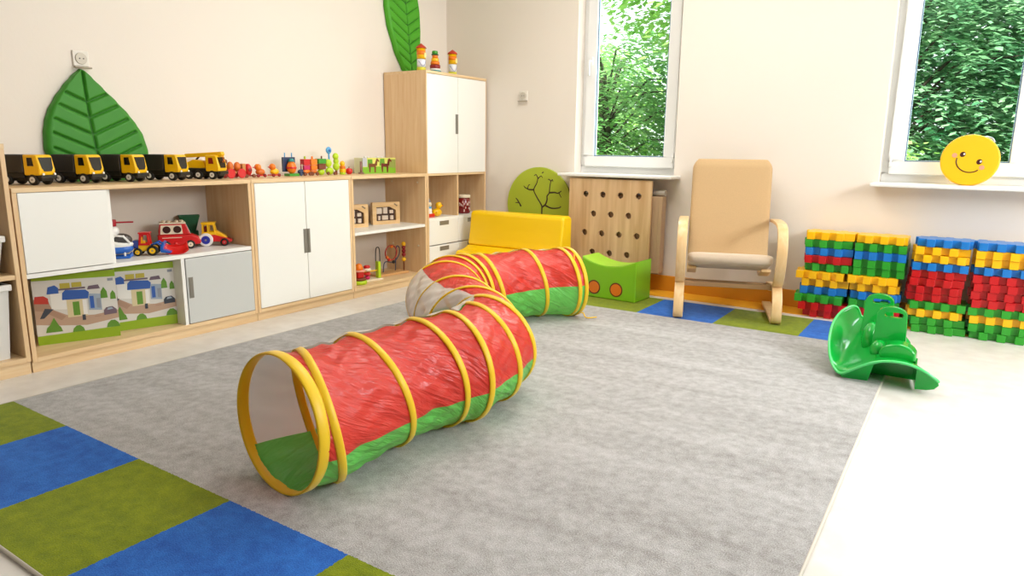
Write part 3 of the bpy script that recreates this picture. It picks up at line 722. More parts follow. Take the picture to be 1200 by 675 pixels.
m.add([(x_, y_, .085) for x_, y_ in b0] + [(x_, y_, .182) for x_, y_ in b1], [tuple(reversed(range(k)))] + [(i, (i+1) % k, k+(i+1) % k, k+i) for i in range(k)], 0, False)
m.build('tub', DGRN, t, solid=.004)
m = MB(); m.box(-.06, .06, -.03, .03, .03, .085); m.build('undercarriage', DGRN, t, bevel=.004)
for x in (-.04, .04):
    for s in (-1, 1): wheel(t, x, s*.046, .024, .016, RED)

# ------------------------------------------------------------------ boxed play sets in the bottom of the long cabinet
def playbox(label, p0, ang, wcar):
    t = thing('toy_set_box', label, 'toy box', (p0[0], p0[1], .0755), 0, 'boxed toy garage sets in the long cabinet', rot=(0, 0, ang))
    W, H = .372, .366      # local: width along +y, front face at x = 0 facing +x, body behind it
    MB().box(-.055, 0, 0, W, 0, H).build('carton', mat('carton_pale', '#d3d0c6', .5), t, bevel=.001)
    m = MB()
    def f(pts, mi, o): m.poly([(.0006 + o*.0004, a*W, b*H) for a, b in pts], mi)
    cols = ['#8fae12', '#d9d5cc', '#b99a82', '#2f5aa8', '#8a8f98', '#5f8f2a', '#c0392b', '#3a3f4a', '#d7c79c', '#b9a93c', '#6d5a66', '#ece9e2', '#9aa6b4', '#a98770']
    f([(0,0),(1,0),(1,1),(0,1)], 1, 0)
    f([(0,0),(1,0),(1,.15),(0,.13)], 0, 1); f([(0,.92),(1,.90),(1,1),(0,1)], 0, 1)
    road = [(0,.30),(.25,.26),(.6,.22),(1,.28),(1,.40),(.7,.36),(.4,.38),(.2,.50),(.1,.62),(0,.62)]
    f(road, 2, 1); f([(0,.66),(.16,.66),(.2,.5),(.36,.38),(.3,.33),(.1,.48),(0,.5)], 13, 2)
    f([(.05,.38),(.1,.38),(.22,.5),(.12,.52)], 7, 3)
    f([(.2,.5),(.38,.48),(.38,.72),(.2,.72)], 11, 2)
    f([(.38,.36),(.62,.36),(.62,.64),(.38,.64)], 8, 3); f([(.45,.38),(.53,.38),(.53,.58),(.45,.58)], 5, 4); f([(.57,.38),(.62,.38),(.62,.6),(.57,.6)], 11, 4)
    f([(.33,.62),(.64,.61),(.66,.70),(.62,.74),(.38,.76),(.34,.72)], 3, 5)
    f([(.64,.44),(.80,.42),(.80,.66),(.64,.68)], 12, 3); f([(.66,.46),(.71,.46),(.71,.64),(.66,.64)], 3, 4); f([(.74,.46),(.79,.45),(.79,.6),(.74,.6)], 4, 4)
    f([(.16,.72),(.30,.72),(.3,.80),(.26,.84),(.18,.82)], 3, 4); f([(.32,.78),(.44,.78),(.44,.86),(.32,.86)], 9, 4); f([(.46,.79),(.58,.79),(.58,.86),(.46,.86)], 9, 4)
    f([(.3,.76),(.62,.76),(.62,.785),(.3,.785)], 10, 5); f([(.64,.74),(.8,.74),(.78,.80),(.66,.79)], 10, 5)
    f([(.0,.6),(.17,.58),(.17,.66),(.12,.70),(.02,.70)], 6, 5)
    for cx, cy, s in ((.84,.66,.075), (.95,.62,.06)): f([(cx-s*.6,cy-s*.9),(cx+s*.6,cy-s*.9),(cx+s*.5,cy+.03),(cx,cy+s*1.3),(cx-s*.5,cy+.03)], 5, 4)
    for cx, cy, s in ((.2,.17,.1), (.49,.14,.075), (.92,.15,.085)): f([(cx-s,cy),(cx+s,cy),(cx+s*.8,cy+s*.7),(cx+s*.3,cy+s*1.2),(cx-s*.3,cy+s*1.2),(cx-s*.8,cy+s*.7)], 5, 5)
    f([(.15,.26),(.26,.26),(.21,.38)], 5, 6)
    f([(.82,.34),(.98,.35),(.98,.41),(.93,.46),(.85,.45),(.82,.41)], 7 if not wcar else 10, 6); f([(.86,.41),(.94,.42),(.92,.45),(.87,.44)], 12, 7)
    f([(.55,.3),(.59,.3),(.59,.38),(.55,.38)], 7, 6); f([(.9,.84),(.97,.84),(.97,.88),(.9,.88)], 4, 2); f([(.7,.33),(.78,.33),(.78,.34),(.7,.34)], 13, 6)
    m.build('front_picture', [mat('print_%d' % i, c, .55) for i, c in enumerate(cols)], t, fixn=False)
    return t
playbox('large toy garage set box with blue-roofed building, the left and nearer of two', (-3.925, 1.545), R(-21), 1)
playbox('large toy garage set box with blue-roofed building, the right box partly behind its twin', (-3.905, 1.872), R(-17), 0)

# ------------------------------------------------------------------ open shelf unit contents
def puzzle(label, y, rz, x=-3.99):
    t = thing('puzzle_frame', label, 'wooden puzzle', (x, y, zs), rz, 'wooden frame puzzles on the white shelf')
    W, H = .25, .178
    fr = MB(); q = MB(); q.prism(rrect(0, W, 0, H, .006), 0, .03, 0, [[(.035,.028), (.035,.14), (.16,.14), (W-.035,.11), (W-.035,.028)]])
    fr.add([(v.z-.03, v.x, v.y) for v in q.v], q.f); fr.build('frame', wood('puzzle_wood', '#ecc894', '#deb47a', 'Y'), t)
    MB().box(-.028, -.022, .03, W-.03, .025, .145).build('backing', mat('puzzle_dark', '#4e3426', .6), t)
    for a, b, c, d in ((.04,.085,.09,.132), (.1,.085,.14,.135), (.16,.085,.195,.112), (.055,.034,.075,.068), (.09,.034,.145,.07), (.165,.034,.195,.068)):
        MB().box(-.022, -.008, a, c, b, d).build('piece', mat('puzzle_piece', '#d9c7b4', .5), t, bevel=.003)
    m = MB(); q = [(.193,.160), (.201,.166), (.229,.148), (.221,.141)]; m.poly([(.0008, a, b) for a, b in q]); m.build('corner_mark', mat('puzzle_mark', '#7f6a52', .6), t, fixn=False)
    return t
puzzle('framed wooden shape puzzle standing free in the middle of the white shelf', 4.035, R(-17))
puzzle('framed wooden shape puzzle half hidden by the cabinet side', 3.675, R(-17))
# bead maze toys
zb = .075
t = thing('bead_maze', 'wire bead maze with coloured loops at the right of the bottom shelf', 'bead maze', (-3.93, 4.15, zb), R(84))
MB().box(-.16, .16, -.06, .06, 0, .018).build('base', wood('maze_wood', '#d9a86c', '#c4905a', 'X'), t, bevel=.004)
m = MB(); m.tube(smoothpath([(-.14,0,.018), (-.14,0,.2), (-.12,0,.235), (-.1,0,.2), (-.1,0,.018)], 6), .004); m.build('wire_loop', WIRE, t)
m = MB(); m.tube([(.02+.06*math.cos(a*PI/14), 0, .175+.06*math.sin(a*PI/14)) for a in range(28)], .006, 8, closed=True); m.build('wire_loop', mat('maze_red', '#a5301c', .4), t)
m = MB(); m.tube(smoothpath([(-.05,.02,.018), (-.03,.02,.1), (.06,.02,.09), (.12,.02,.14), (.13,.02,.2), (.1,.02,.22), (.09,.02,.15), (.08,.02,.018)], 6), .004); m.build('wire_loop', NAVY, t)
m = MB(); m.tube([(.14,-.02,.018), (.14,-.02,.25)], .006); m.build('post', BROWN, t)
for z, c, r in ((.11, YEL, .018), (.15, DRED, .017), (.18, DRED, .017), (.21, DRED, .017), (.24, YEL, .018)): MB().ell((.14,-.02,z), r, r, r).build('bead', c, t)
for x_, z, c in ((.0, .12, RED), (.05, .095, BLK), (.03, .225, ORG), (-.02, .14, ORG)): MB().ell((x_, .005, z), .014, .014, .014).build('bead', c, t)
t = thing('bead_abacus', 'small post toy with red beads and a lime green upright', 'bead toy', (-3.85, 3.86, zb), R(80))
MB().box(-.085, .085, -.04, .04, 0, .014).build('base', CREAM, t, bevel=.004)
MB().box(.055, .08, -.02, .02, .014, .145).build('upright', LIME, t, bevel=.004)
m = MB(); m.cyl((-.04,0,.014), (-.04,0,.12), .006); m.build('post', BROWN, t)
for z, r, c in ((.028, .026, PINK), (.058, .03, RED), (.09, .035, CREAM), (.112, .028, RED)): MB().lathe([(r*.7,z-.012),(r,z),(r*.7,z+.012)], o=(-.04,0,0)).build('bead', c, t)
MB().tube([(-.07,0,.075), (.06,0,.075)], .005).build('rail', YEL, t)
t = thing('stacking_toy', 'red and orange stacking toy on a lime base at the left of the bottom shelf', 'stacking toy', (-3.82, 3.70, zb))
MB().lathe([(.055,.0),(.06,.006),(.06,.024),(.055,.03)]).build('base', LIME, t)
MB().lathe([(.05,.03),(.055,.038),(.05,.048)]).build('ring', BROWN, t)
MB().box(-.026, .026, -.03, .03, .048, .098).build('cup', RED, t, bevel=.006)
MB().lathe([(.05,.098),(.052,.104),(.05,.11)]).build('ring', mat('ring_rose', '#e9a08a', .4), t)
MB().lathe([(.03,.11),(.034,.12),(.022,.15),(.006,.158)]).build('top', ORG, t)
# ------------------------------------------------------------------ play tunnel
def fabric(name, col, col2):
    m = bpy.data.materials.new(name); m.use_nodes = True
    n = m.node_tree.nodes; l = m.node_tree.links; b = n['Principled BSDF']
    b.inputs['Base Color'].default_value = lin(col); b.inputs['Roughness'].default_value = .3
    b.inputs['Specular IOR Level'].default_value = .6
    tc = n.new('ShaderNodeTexCoord')
    mp0 = n.new('ShaderNodeMapping'); mp0.inputs['Rotation'].default_value = (0, 0, R(38)); l.new(tc.outputs['UV'], mp0.inputs[0])
    mp = n.new('ShaderNodeMapping'); mp.inputs['Scale'].default_value = (.28, 1.35, 1); l.new(mp0.outputs[0], mp.inputs[0])
    t = n.new('ShaderNodeTexNoise'); t.inputs['Scale'].default_value = 13; t.inputs['Detail'].default_value = 4; t.inputs['Distortion'].default_value = .9; l.new(mp.outputs[0], t.inputs['Vector'])
    t2 = n.new('ShaderNodeTexNoise'); t2.inputs['Scale'].default_value = 34; t2.inputs['Distortion'].default_value = 1.0; l.new(mp.outputs[0], t2.inputs['Vector'])
    ad = n.new('ShaderNodeMath'); ad.operation = 'MULTIPLY_ADD'; ad.inputs[1].default_value = .22; l.new(t2.outputs['Fac'], ad.inputs[0]); l.new(t.outputs['Fac'], ad.inputs[2])
    bp = n.new('ShaderNodeBump'); bp.inputs['Strength'].default_value = .75; bp.inputs['Distance'].default_value = .035
    l.new(ad.outputs[0], bp.inputs['Height']); l.new(bp.outputs[0], b.inputs['Normal'])
    tr = n.new('ShaderNodeBsdfTranslucent'); tr.inputs['Color'].default_value = lin(col2)
    mx = n.new('ShaderNodeMixShader'); mx.inputs[0].default_value = .3
    l.new(b.outputs[0], mx.inputs[1]); l.new(tr.outputs[0], mx.inputs[2]); l.new(mx.outputs[0], n['Material Output'].inputs[0])
    return m
FRED = fabric('nylon_red', '#e23a30', '#ff5a40'); FGRN = fabric('nylon_green', '#62cf58', '#9cf08a'); FYEL = mat('nylon_yellow', '#ffd81c', .4, trans=.25, sheen=.2)
def mesh_mat():
    m = bpy.data.materials.new('sheer_mesh'); m.use_nodes = True
    n = m.node_tree.nodes; l = m.node_tree.links; b = n['Principled BSDF']
    b.inputs['Base Color'].default_value = lin('#ece6e0'); b.inputs['Roughness'].default_value = .7
    t = n.new('ShaderNodeBsdfTransparent'); mx = n.new('ShaderNodeMixShader'); mx.inputs[0].default_value = .42
    l.new(b.outputs[0], mx.inputs[1]); l.new(t.outputs[0], mx.inputs[2]); l.new(mx.outputs[0], n['Material Output'].inputs[0])
    return m
SHEER = mesh_mat()
TR = .226; ZB = .012
# hoops: centre x, y, heading (degrees), lean (degrees)
HOOP = [(-1.747,1.336,84,1), (-1.712,1.453,64,-10), (-1.743,1.735,80,-15), (-1.702,1.998,80,-11), (-1.656,2.121,75,-5), (-1.696,2.358,78,-12), (-1.760,2.515,92,-12),
        (-1.90,2.57,120,0), (-2.125,2.745,125,0), (-2.465,3.065,130,0), (-2.56,3.25,105,0), (-2.55,3.38,82,-6), (-2.489,3.505,62,-13), (-2.368,3.831,59,-11), (-2.207,3.968,60,-6), (-2.180,4.004,60,-4)]
NH = len(HOOP)
def station(u):
    u = max(0, min(NH-1, u)); i = min(int(u), NH-2); t = u - i
    a = HOOP[max(i-1, 0)]; b = HOOP[i]; c = HOOP[i+1]; d = HOOP[min(i+2, NH-1)]
    return [(1-t)*b[k] + t*c[k] + .25*t*(1-t)*((1-t)*(2*b[k]-a[k]-c[k]) + t*(2*c[k]-b[k]-d[k])) for k in range(4)]
def frame(u):
    x_, y_, az, ti = station(u); az = R(az); ti = R(ti)
    h = Vector((math.cos(az), math.sin(az), 0)); up = Vector((0,0,1))*math.cos(ti) + h*math.sin(ti)
    return Vector((x_, y_, ZB + TR*math.cos(ti))), Vector((h.y, -h.x, 0)), up
def sect(u, ang, r):
    c, rt, up = frame(u)
    return c + rt*(math.cos(ang)*r) + up*(math.sin(ang)*r)
gap = [math.dist(a[:2], b[:2]) for a, b in zip(HOOP, HOOP[1:])]
cum = [0]
for g_ in gap: cum.append(cum[-1] + g_)
def sag(u):
    i = min(int(u), NH-2); return math.sin(PI*(u-i)) * min(1, gap[i]/.25)
tun = thing('play_tunnel', 'pop-up crawl tunnel of red and green nylon with yellow hoops winding over the rug', 'play tunnel', (-2.1, 2.8, 0))
off = Vector((-2.1, 2.8, 0))
us = []
for i in range(NH-1):
    k = max(3, int(gap[i]/.016)); us += [i + q/k for q in range(k)]
us.append(NH-1)
def panel(name, a0, a1, M, n, dr=0):
    """a0, a1: angles (near end, far end) of the two seams"""
    m = MB(); vs = []; uv = []
    for u in us:
        g = sag(u); f = u/(NH-1); i = min(int(u), NH-2); sm_ = cum[i] + (u-i)*gap[i]
        A0 = a0[0] + (a0[1]-a0[0])*f; A1 = a1[0] + (a1[1]-a1[0])*f
        bulge = 24*math.exp(-((u-9)/2.2)**2)      # the top seam wanders over at the bend
        if a1[0] == 102: A1 += bulge
        if a0[0] == 102: A0 += bulge
        for j in range(n+1):
            a = R(A0 + (A1-A0)*j/n)
            wr = .005*math.sin(7*a + 30*sm_ + 2*math.sin(9*sm_)) + .003*math.sin(17*a - 41*sm_) + .0025*math.sin(60*sm_ + 3*a)
            r = TR - .002 + dr - g*.012 + g*wr
            q = sect(u, a, r); q.z = max(q.z, ZB + .001)
            vs.append(q - off); uv.append((sm_, a*TR))
    k = n+1; fs = [(i*k+j, i*k+j+1, (i+1)*k+j+1, (i+1)*k+j) for i in range(len(us)-1) for j in range(n)]
    me = bpy.data.meshes.new(name); me.from_pydata([tuple(v) for v in vs], [], fs); me.materials.append(M)
    ul = me.uv_layers.new(name='cloth')
    for lp in me.loops: ul.data[lp.index].uv = uv[lp.vertex_index]
    for p in me.polygons: p.use_smooth = True
    o = bpy.data.objects.new(name, me); C.objects.link(o); o.parent = tun
    return o
panel('red_panel', (-20, 4), (102, 102), FRED, 46)
panel('green_panel', (-145, -140), (-20, 4), FGRN, 44)
panel('sheer_panel', (102, 102), (215, 220), SHEER, 32, .008)
for i in range(NH):
    w_ = .022 if i == 0 else .0145
    m = MB(); n = 64; vs = []
    c0, rt, up = frame(i); hd = rt.cross(up)*-1
    for j in range(n):
        a = 2*PI*j/n
        c = sect(i, a, TR + .001) - off; rad = (rt*math.cos(a) + up*math.sin(a))
        vs += [c - hd*w_, c - hd*w_*.7 + rad*.0045, c + hd*w_*.7 + rad*.0045, c + hd*w_, c + hd*w_*.7 - rad*.0045, c - hd*w_*.7 - rad*.0045]
    for v in vs: v.z = max(v.z, ZB - .0005)
    m.add(vs, [(j*6+q, j*6+(q+1) % 6, ((j+1) % n)*6+(q+1) % 6, ((j+1) % n)*6+q) for j in range(n) for q in range(6)], 0, True)
    m.build('hoop', FYEL, tun)
LT = NH-1
# tie cords at the far mouth
m = MB(); e = sect(LT, R(-60), TR) - off
m.tube(smoothpath([e, e+Vector((.02,.03,.0)), e+Vector((.06,.0,-.02)), e+Vector((.11,.05,-.02))], 6), .004)
e2 = sect(LT-.5, R(60), TR+.006) - off
m.tube(smoothpath([e2, e2+Vector((.01,-.015,-.02)), e2+Vector((.02,-.01,-.06)), e2+Vector((.02,-.005,-.1))], 6), .004)
for q in m.v:
    pass
m.build('tie_cord', FYEL, tun)

# ------------------------------------------------------------------ yellow foam sofa, green pouf
sofa = thing('foam_sofa', 'yellow vinyl foam children sofa behind the tunnel', 'sofa', (-3.10, 4.9, .0115), 0)
def prismX(m, poly, x0, x1, mi=0):     # poly in (y, z)
    q = MB(); q.prism(poly, x0, x1); m.add([(v.z, v.x, v.y) for v in q.v], q.f, mi); return m
prismX(MB(), [(-.13,.27), (.06,.27), (.06,.545), (.03,.56), (-.06,.56), (-.085,.545), (-.10,.42), (-.115,.33)], -.50, .42).build('backrest', VINYLY, sofa, bevel=.022, seg=4)
prismX(MB(), [(-.30,0), (.06,0), (.06,.27), (-.13,.27), (-.17,.25), (-.22,.24), (-.28,.238), (-.30,.22)], -.50, .42).build('seat_block', VINYLY, sofa, bevel=.02, seg=4)
pouf = thing('foam_pouf', 'green vinyl foam pouf with dipped top and two orange dots', 'pouf', (-2.17, 4.73, .0115), R(-3))
PW, PD, PH = .225, .125, .30
pr = [(-PW, 0), (PW, 0)] + [(PW - 2*PW*i/16, PH - .055*(1-((i-8)/8)**2)) for i in range(17)]
m = MB(); q = MB(); q.prism(pr, -PD, PD); m.add([(v.x, v.z, v.y) for v in q.v], q.f); m.build('foam_body', VINYLG, pouf, bevel=.008, seg=3)
m = MB(); q = MB(); tp = [(PW - 2*PW*i/16, PH - .055*(1-((i-8)/8)**2)) for i in range(17)]
vs = [(x_, y_, z+.001) for x_, z in tp for y_ in (-PD+.004, PD-.004)]
m.add(vs, [(2*i, 2*i+1, 2*i+3, 2*i+2) for i in range(16)], 0, True); m.build('top_cover', mat('lime_vinyl', '#a5dc3a', .4), pouf)
for cx in (-.115, .07):
    MB().cyl((cx, -PD-.002, .078), (cx, -PD+.003, .078), .053, n=32).build('dot_ring', mat('dot_rim', '#6e2a12', .5), pouf)
    MB().cyl((cx, -PD-.0035, .078), (cx, -PD+.003, .078), .044, n=32).build('dot', mat('dot_orange', '#ee7d16', .45), pouf)

# ------------------------------------------------------------------ round tree board on the wall
tb = thing('tree_board', 'round olive green wall board painted with bare black branches', 'wall board', (-3.145, YB-.012, .62))
m = MB(); q = MB(); q.prism(circ(0, 0, .325, 64), -.012, .01); m.add([(v.x, v.z, v.y) for v in q.v], q.f); m.build('board', TREEG, tb, bevel=.003)
m = MB(); BR = mat('branch_paint', '#3c2a1c', .6); x = 0
def br(pts, w0=.008, w1=.004):
    P = smoothpath([(a, -.0135, b) for a, b in pts], 5); k = len(P); m.tube(P, [w0 + (w1-w0)*i/(k-1) for i in range(k)], 6)
br([(.03,-.25), (.035,-.05), (.03,.0), (-.02,.07), (-.05,.13), (-.02,.19), (-.01,.24)]); br([(-.05,.13), (-.1,.13), (-.14,.145)]); br([(-.115,.132), (-.105,.165), (-.09,.172)], .005, .003); br([(-.14,.145), (-.155,.16)], .005, .003)
br([(-.012,.235), (-.03,.26), (-.05,.25)], .005, .003); br([(-.012,.225), (.02,.25), (.035,.235)], .005, .003)
br([(.035,-.02), (.07,.01), (.085,.05), (.085,.08), (.105,.11), (.11,.16), (.12,.215)]); br([(.12,.21), (.1,.225), (.092,.22)], .005, .003); br([(.12,.21), (.135,.222), (.14,.205)], .005, .003)
br([(.105,.11), (.16,.115), (.19,.11), (.225,.13)]); br([(.2,.115), (.215,.09), (.225,.075)], .005, .003)
br([(.07,.0), (.13,-.02), (.2,-.015), (.225,.0)]); br([(-.18,-.02), (-.215,.03), (-.235,.05)]); br([(-.2,.01), (-.24,.01)], .005, .003); br([(.03,.275), (.045,.285)], .006, .004)
for i, v in enumerate(m.v): m.v[i] = Vector((v.x, -.0125 + (v.y + .0135)*.25, v.z))
m.build('branch_painting', BR, tb)

# ------------------------------------------------------------------ radiator and its cover
rad = thing('radiator', 'flat radiator on the back wall behind the perforated board', 'radiator', (-2.42, YB-.012, .15))
MB().box(-.33, .445, -.115, -.03, .0, .60).build('panel', mat('radiator_beige', '#c4a583', .4), rad, bevel=.008)
m = MB()
for i in range(25): m.box(-.32+i*.03, -.305+i*.03, -.1185, -.11, .03, .57)
m.build('fins', mat('radiator_beige', '#c4a583', .4), rad)
m = MB(); m.cyl((.35,-.07,.625), (.45,-.07,.625), .024); m.cyl((.34,-.07,.625), (.35,-.07,.625), .016); m.build('valve', mat('valve_silver', '#cfcac2', .3, .4), rad, bevel=.004)
m = MB(); m.tube([(.33,-.07,.625), (.33,-.07,.59)], .012); m.box(-.2,-.17,-.03,.011,.1,.5); m.box(.2,.23,-.03,.011,.1,.5); m.build('bracket', STEEL, rad)
cov = thing('radiator_cover', 'light wood radiator board with rows of round holes under the left window', 'radiator cover', (-2.41, 5.062, .075))
q = MB(); hs = []
for r_, (zz, x0, n) in enumerate(((.672, -.205, 4), (.517, -.13, 3), (.362, -.205, 4), (.207, -.13, 3))):
    hs += [list(reversed(circ(x0 + i*.1525, zz, .0245, 20))) for i in range(n)]
q.prism([(-.355,0), (.36,0), (.36,.795), (-.355,.795)], -.009, .009, 0, hs)
m = MB(); m.add([(v.x, v.z, v.y) for v in q.v], q.f); m.build('board', COVERW, cov)
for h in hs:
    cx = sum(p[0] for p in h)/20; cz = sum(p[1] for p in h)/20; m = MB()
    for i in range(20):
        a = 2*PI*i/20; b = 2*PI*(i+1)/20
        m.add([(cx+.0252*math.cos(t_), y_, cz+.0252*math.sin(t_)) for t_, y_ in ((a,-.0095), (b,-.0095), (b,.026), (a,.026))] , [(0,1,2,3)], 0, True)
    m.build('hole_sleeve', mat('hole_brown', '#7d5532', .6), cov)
for x0 in (-.34, .33): MB().box(x0, x0+.02, .009, .026, -.071, .75).build('batten', COVERW, cov)

# ------------------------------------------------------------------ bentwood armchair
ch = thing('bentwood_armchair', 'bentwood armchair with tan fabric cushion against the back wall', 'armchair', (-1.33, 4.68, .012), R(18.7))
def side(s):
    w = Vector((.031, 0, 0)); X = s*.305
    def strip(nm, pts, t=.022, X=X):
        P = smoothpath([(X, -u, z) for u, z in pts], 7); k = len(P); N = []
        for i in range(k):
            d = (P[min(i+1, k-1)] - P[max(i-1, 0)]).normalized(); N.append(Vector((0, -d.z, d.y)))
        P = [p - nn*t/2 for p, nn in zip(P, N)]
        MB().band(P, N, w, t).build(nm, BIRCH, ch, bevel=.004)
    strip('armrest', [(-.30,.615), (-.15,.625), (.05,.628), (.17,.62), (.245,.585), (.285,.51), (.285,.42), (.255,.325), (.19,.25), (.08,.20), (-.05,.175), (-.20,.16)])
    strip('leg', [(-.22,.185), (-.05,.203), (.06,.222), (.14,.226), (.20,.208), (.248,.155), (.268,.085), (.262,.03), (.225,.0115), (.12,.0115), (-.10,.0115), (-.38,.0115)])
    strip('back_rail', [(.12,.325), (.0,.28), (-.12,.27), (-.20,.32), (-.25,.45), (-.29,.62), (-.33,.80), (-.355,.98)], .02, s*.235)
side(-1); side(1)
m = MB(); m.box(-.30, .30, -.16, -.12, .205, .235); m.box(-.30, .30, .17, .20, .16, .19); m.build('crossbar', mat('crossbar_wood', '#a88258', .45), ch, bevel=.004)
m = MB(); m.box(-.25, .25, .34, .355, .90, .95); m.box(-.25, .25, .28, .295, .6, .65); m.build('back_slat', BIRCH, ch, bevel=.003)
FAB = mat('tan_fabric', '#c7a577', .85, noise=(140, .07), bump=(300, .15), sheen=.3)
FABS = mat('seat_fabric', '#cdb89f', .85, noise=(140, .06), bump=(300, .15), sheen=.3)
def cushion(nm, prof, hw, M, r=.05):
    """prof: (u,z,half thickness); rounded rectangle in plan"""
    P = smoothpath([(u, z, th) for u, z, th in prof], 6); k = len(P); rows = []
    for i, p in enumerate(P):
        d = (P[min(i+1, k-1)] - P[max(i-1, 0)]); d.z = 0; d.normalize(); nn = Vector((-d.y, d.x))
        e = min(i, k-1-i)/6; f = hw - max(0, (1-e))**2*.035
        row = []
        for a in range(24):
            t = 2*PI*a/24; c, s_ = math.cos(t), math.sin(t)
            xx = f*(abs(c)**.22)*(1 if c >= 0 else -1); th = p.z*(abs(s_)**.5)*(1 if s_ >= 0 else -1)*min(1, .45+e*.9)
            row.append((xx, -(p.x + nn.x*th), p.y + nn.y*th))
        rows.append(row)
    m = MB(); vs = [v for r_ in rows for v in r_]
    m.add(vs, [(i*24+j, i*24+(j+1) % 24, (i+1)*24+(j+1) % 24, (i+1)*24+j) for i in range(k-1) for j in range(24)], 0, True)
    m.add(rows[0], [tuple(range(24))], 0, True); m.add(rows[-1], [tuple(reversed(range(24)))], 0, True)
    return m.build(nm, M, ch)
cushion('back_cushion', [(-.125,.335,.03), (-.17,.36,.034), (-.22,.5,.034), (-.255,.64,.034), (-.29,.80,.034), (-.315,.95,.034), (-.325,1.03,.032)], .268, FAB)
cushion('seat_cushion', [(.265,.40,.034), (.22,.405,.037), (.10,.37,.036), (-.03,.335,.035), (-.13,.32,.033)], .265, FABS)

# ------------------------------------------------------------------ smiley cushion on the right sill
sm = thing('smiley_stool_top', 'round yellow disc with a smiling face leaning on the right window', 'smiley disc', (-.042, 5.135, .909), rot=(R(-9), 0, 0))
RZ = .156; Ms = Matrix.Translation((0, 0, RZ)) @ Matrix.Rotation(R(26), 4, 'Y')
m = MB(Ms); m.cyl((0, .0, 0), (0, .045, 0), RZ, n=64); m.build('disc', mat('smiley_yellow', '#f3ba0a', .4), sm, bevel=.01, seg=4)
def dsk(nm, cx, cz, rx, rz, c, y=-.0012):
    q = MB(); q.prism(circ(cx, cz, rx, 24, rz), 0, .0015); m = MB(Ms); m.add([(v.x, y + v.z, v.y) for v in q.v], q.f); return m.build(nm, c, sm)
EB = mat('face_brown', '#42170c', .4)
for cx in (-.05, .05):
    dsk('eye', cx, .012, .0145, .0165, EB); dsk('eye_glint', cx+.006, .017, .005, .006, WHITE, -.0022)
for cx in (-.085, .08): dsk('cheek', cx, -.012, .014, .014, mat('cheek_pink', '#f09a78', .5))
m = MB(Ms); m.tube([(.005 + .07*math.cos(a), -.0005, -.012 + .062*math.sin(a)) for a in [R(188+i*8) for i in range(20)]], .0032, 6); m.build('mouth', EB, sm)
m = MB(Ms); m.tube([(-.02, .05, .15), (.0,.06,.166), (.03,.06,.17), (.05,.05,.155)], .007); m.build('wire_hanger', mat('hanger_grey', '#b7bcc2', .3, .5), sm)

# ------------------------------------------------------------------ waffle blocks
BC = {'Y': mat('waffle_yellow', '#fcbf08', .33), 'G': mat('waffle_green', '#2fa02a', .33), 'B': mat('waffle_blue', '#1a78c8', .33), 'R': mat('waffle_red', '#c61017', .33)}
BN = {'Y': 'yellow', 'G': 'green', 'B': 'blue', 'R': 'red'}
BHt = .0525
def waffle_mesh(phase):
    m = MB(); W = .146; dy = .078; tw = .0225; p = .031
    xs = [-.118, -.0295, .059] if phase == 0 else ([-.074, .0148, .104] if phase == 1 else [-.125, -.042, .042, .125])
    pts = []
    for s in (-1, 1):
        row = []
        cur = -W
        for c in xs:
            row += [(c-tw, s*dy), (c-tw, s*(dy+p)), (c+tw, s*(dy+p)), (c+tw, s*dy)]
        row = [(-W, s*dy)] + row + [(W, s*dy)]
        pts.append(row)
    left = [(-W, .05), (-W-.018, .05), (-W-.018, .004), (-W, .004), (-W,-.03)]
    poly = pts[0] + list(reversed(pts[1])) + left
    m.prism(poly, .001, BHt-.001)
    return m
WM = {}
def block(col, phase, x_, y_, z_, rz, label):
    key = (col, phase)
    if key not in WM:
        o = waffle_mesh(phase).build('waffle_block', BC[col], bevel=.0035, seg=2); WM[key] = o
    else:
        o = WM[key].copy(); C.objects.link(o)
    o.name = 'waffle_block'; o.location = (x_, y_, z_); o.rotation_euler = (0, 0, rz)
    tag(o, label, 'toy block', 'waffle blocks stacked by the back wall')
    return o
ORD = ['top', 'second', 'third', 'fourth', 'fifth', 'sixth', 'seventh', 'eighth', 'ninth', 'tenth', 'eleventh', 'twelfth']
cols = [('LEFT stack, left column', -.757, 5.075, 'YGBRGYYBGRR', [0,-.008,.0,.0,.005,-.035,-.005,-.012,-.03,-.005,.02], [0,0,0,0,1,2,0,0,2,2,1]),
        ('LEFT stack, right column', -.45, 5.075, 'YGBGGYYBGRR', [0,0,0,.0,.0,-.03,-.015,-.005,-.01,.0,.0], [1,2,2,2,2,0,1,1,0,2,1]),
        ('RIGHT stack, left column', -.105, 5.045, 'BYYBRRRRGYGG', [.0,-.01,-.01,-.01,-.015,-.02,-.025,-.025,.0,-.01,.01,.02], [1,0,1,2,0,0,1,1,2,1,0,0]),
        ('RIGHT stack, right column', .205, 5.045, 'BYYBRRRRGYGG', [.0,.0,.0,.0,.0,.01,.0,.01,.0,.01,.01,.02], [0,2,2,1,2,2,2,2,2,2,2,1])]
random.seed(5)
for nm, x_, y_, seq, offs, ph in cols:
    st = nm.split()[0].lower(); cn = nm.split(', ')[1]; n = len(seq)
    for i, c in enumerate(seq):
        lab = '%s waffle block, %s in the %s of the %s stack' % (BN[c], ORD[i] if i else 'topmost', cn, st)
        if i: lab = '%s waffle block, %s from the top in the %s of the %s stack' % (BN[c], ORD[i], cn, st)
        fwd = -.012*i/n - (.02 if (i in (5, 8, 9) and 'LEFT' in nm) else 0) + random.uniform(-.006, .006)
        hz_ = BHt if st == 'left' else .0487
        o = block(c, ph[i], x_ + offs[i], y_ + fwd, (n-1-i)*hz_, random.uniform(-.02, .02), lab); o.scale.z = hz_/BHt
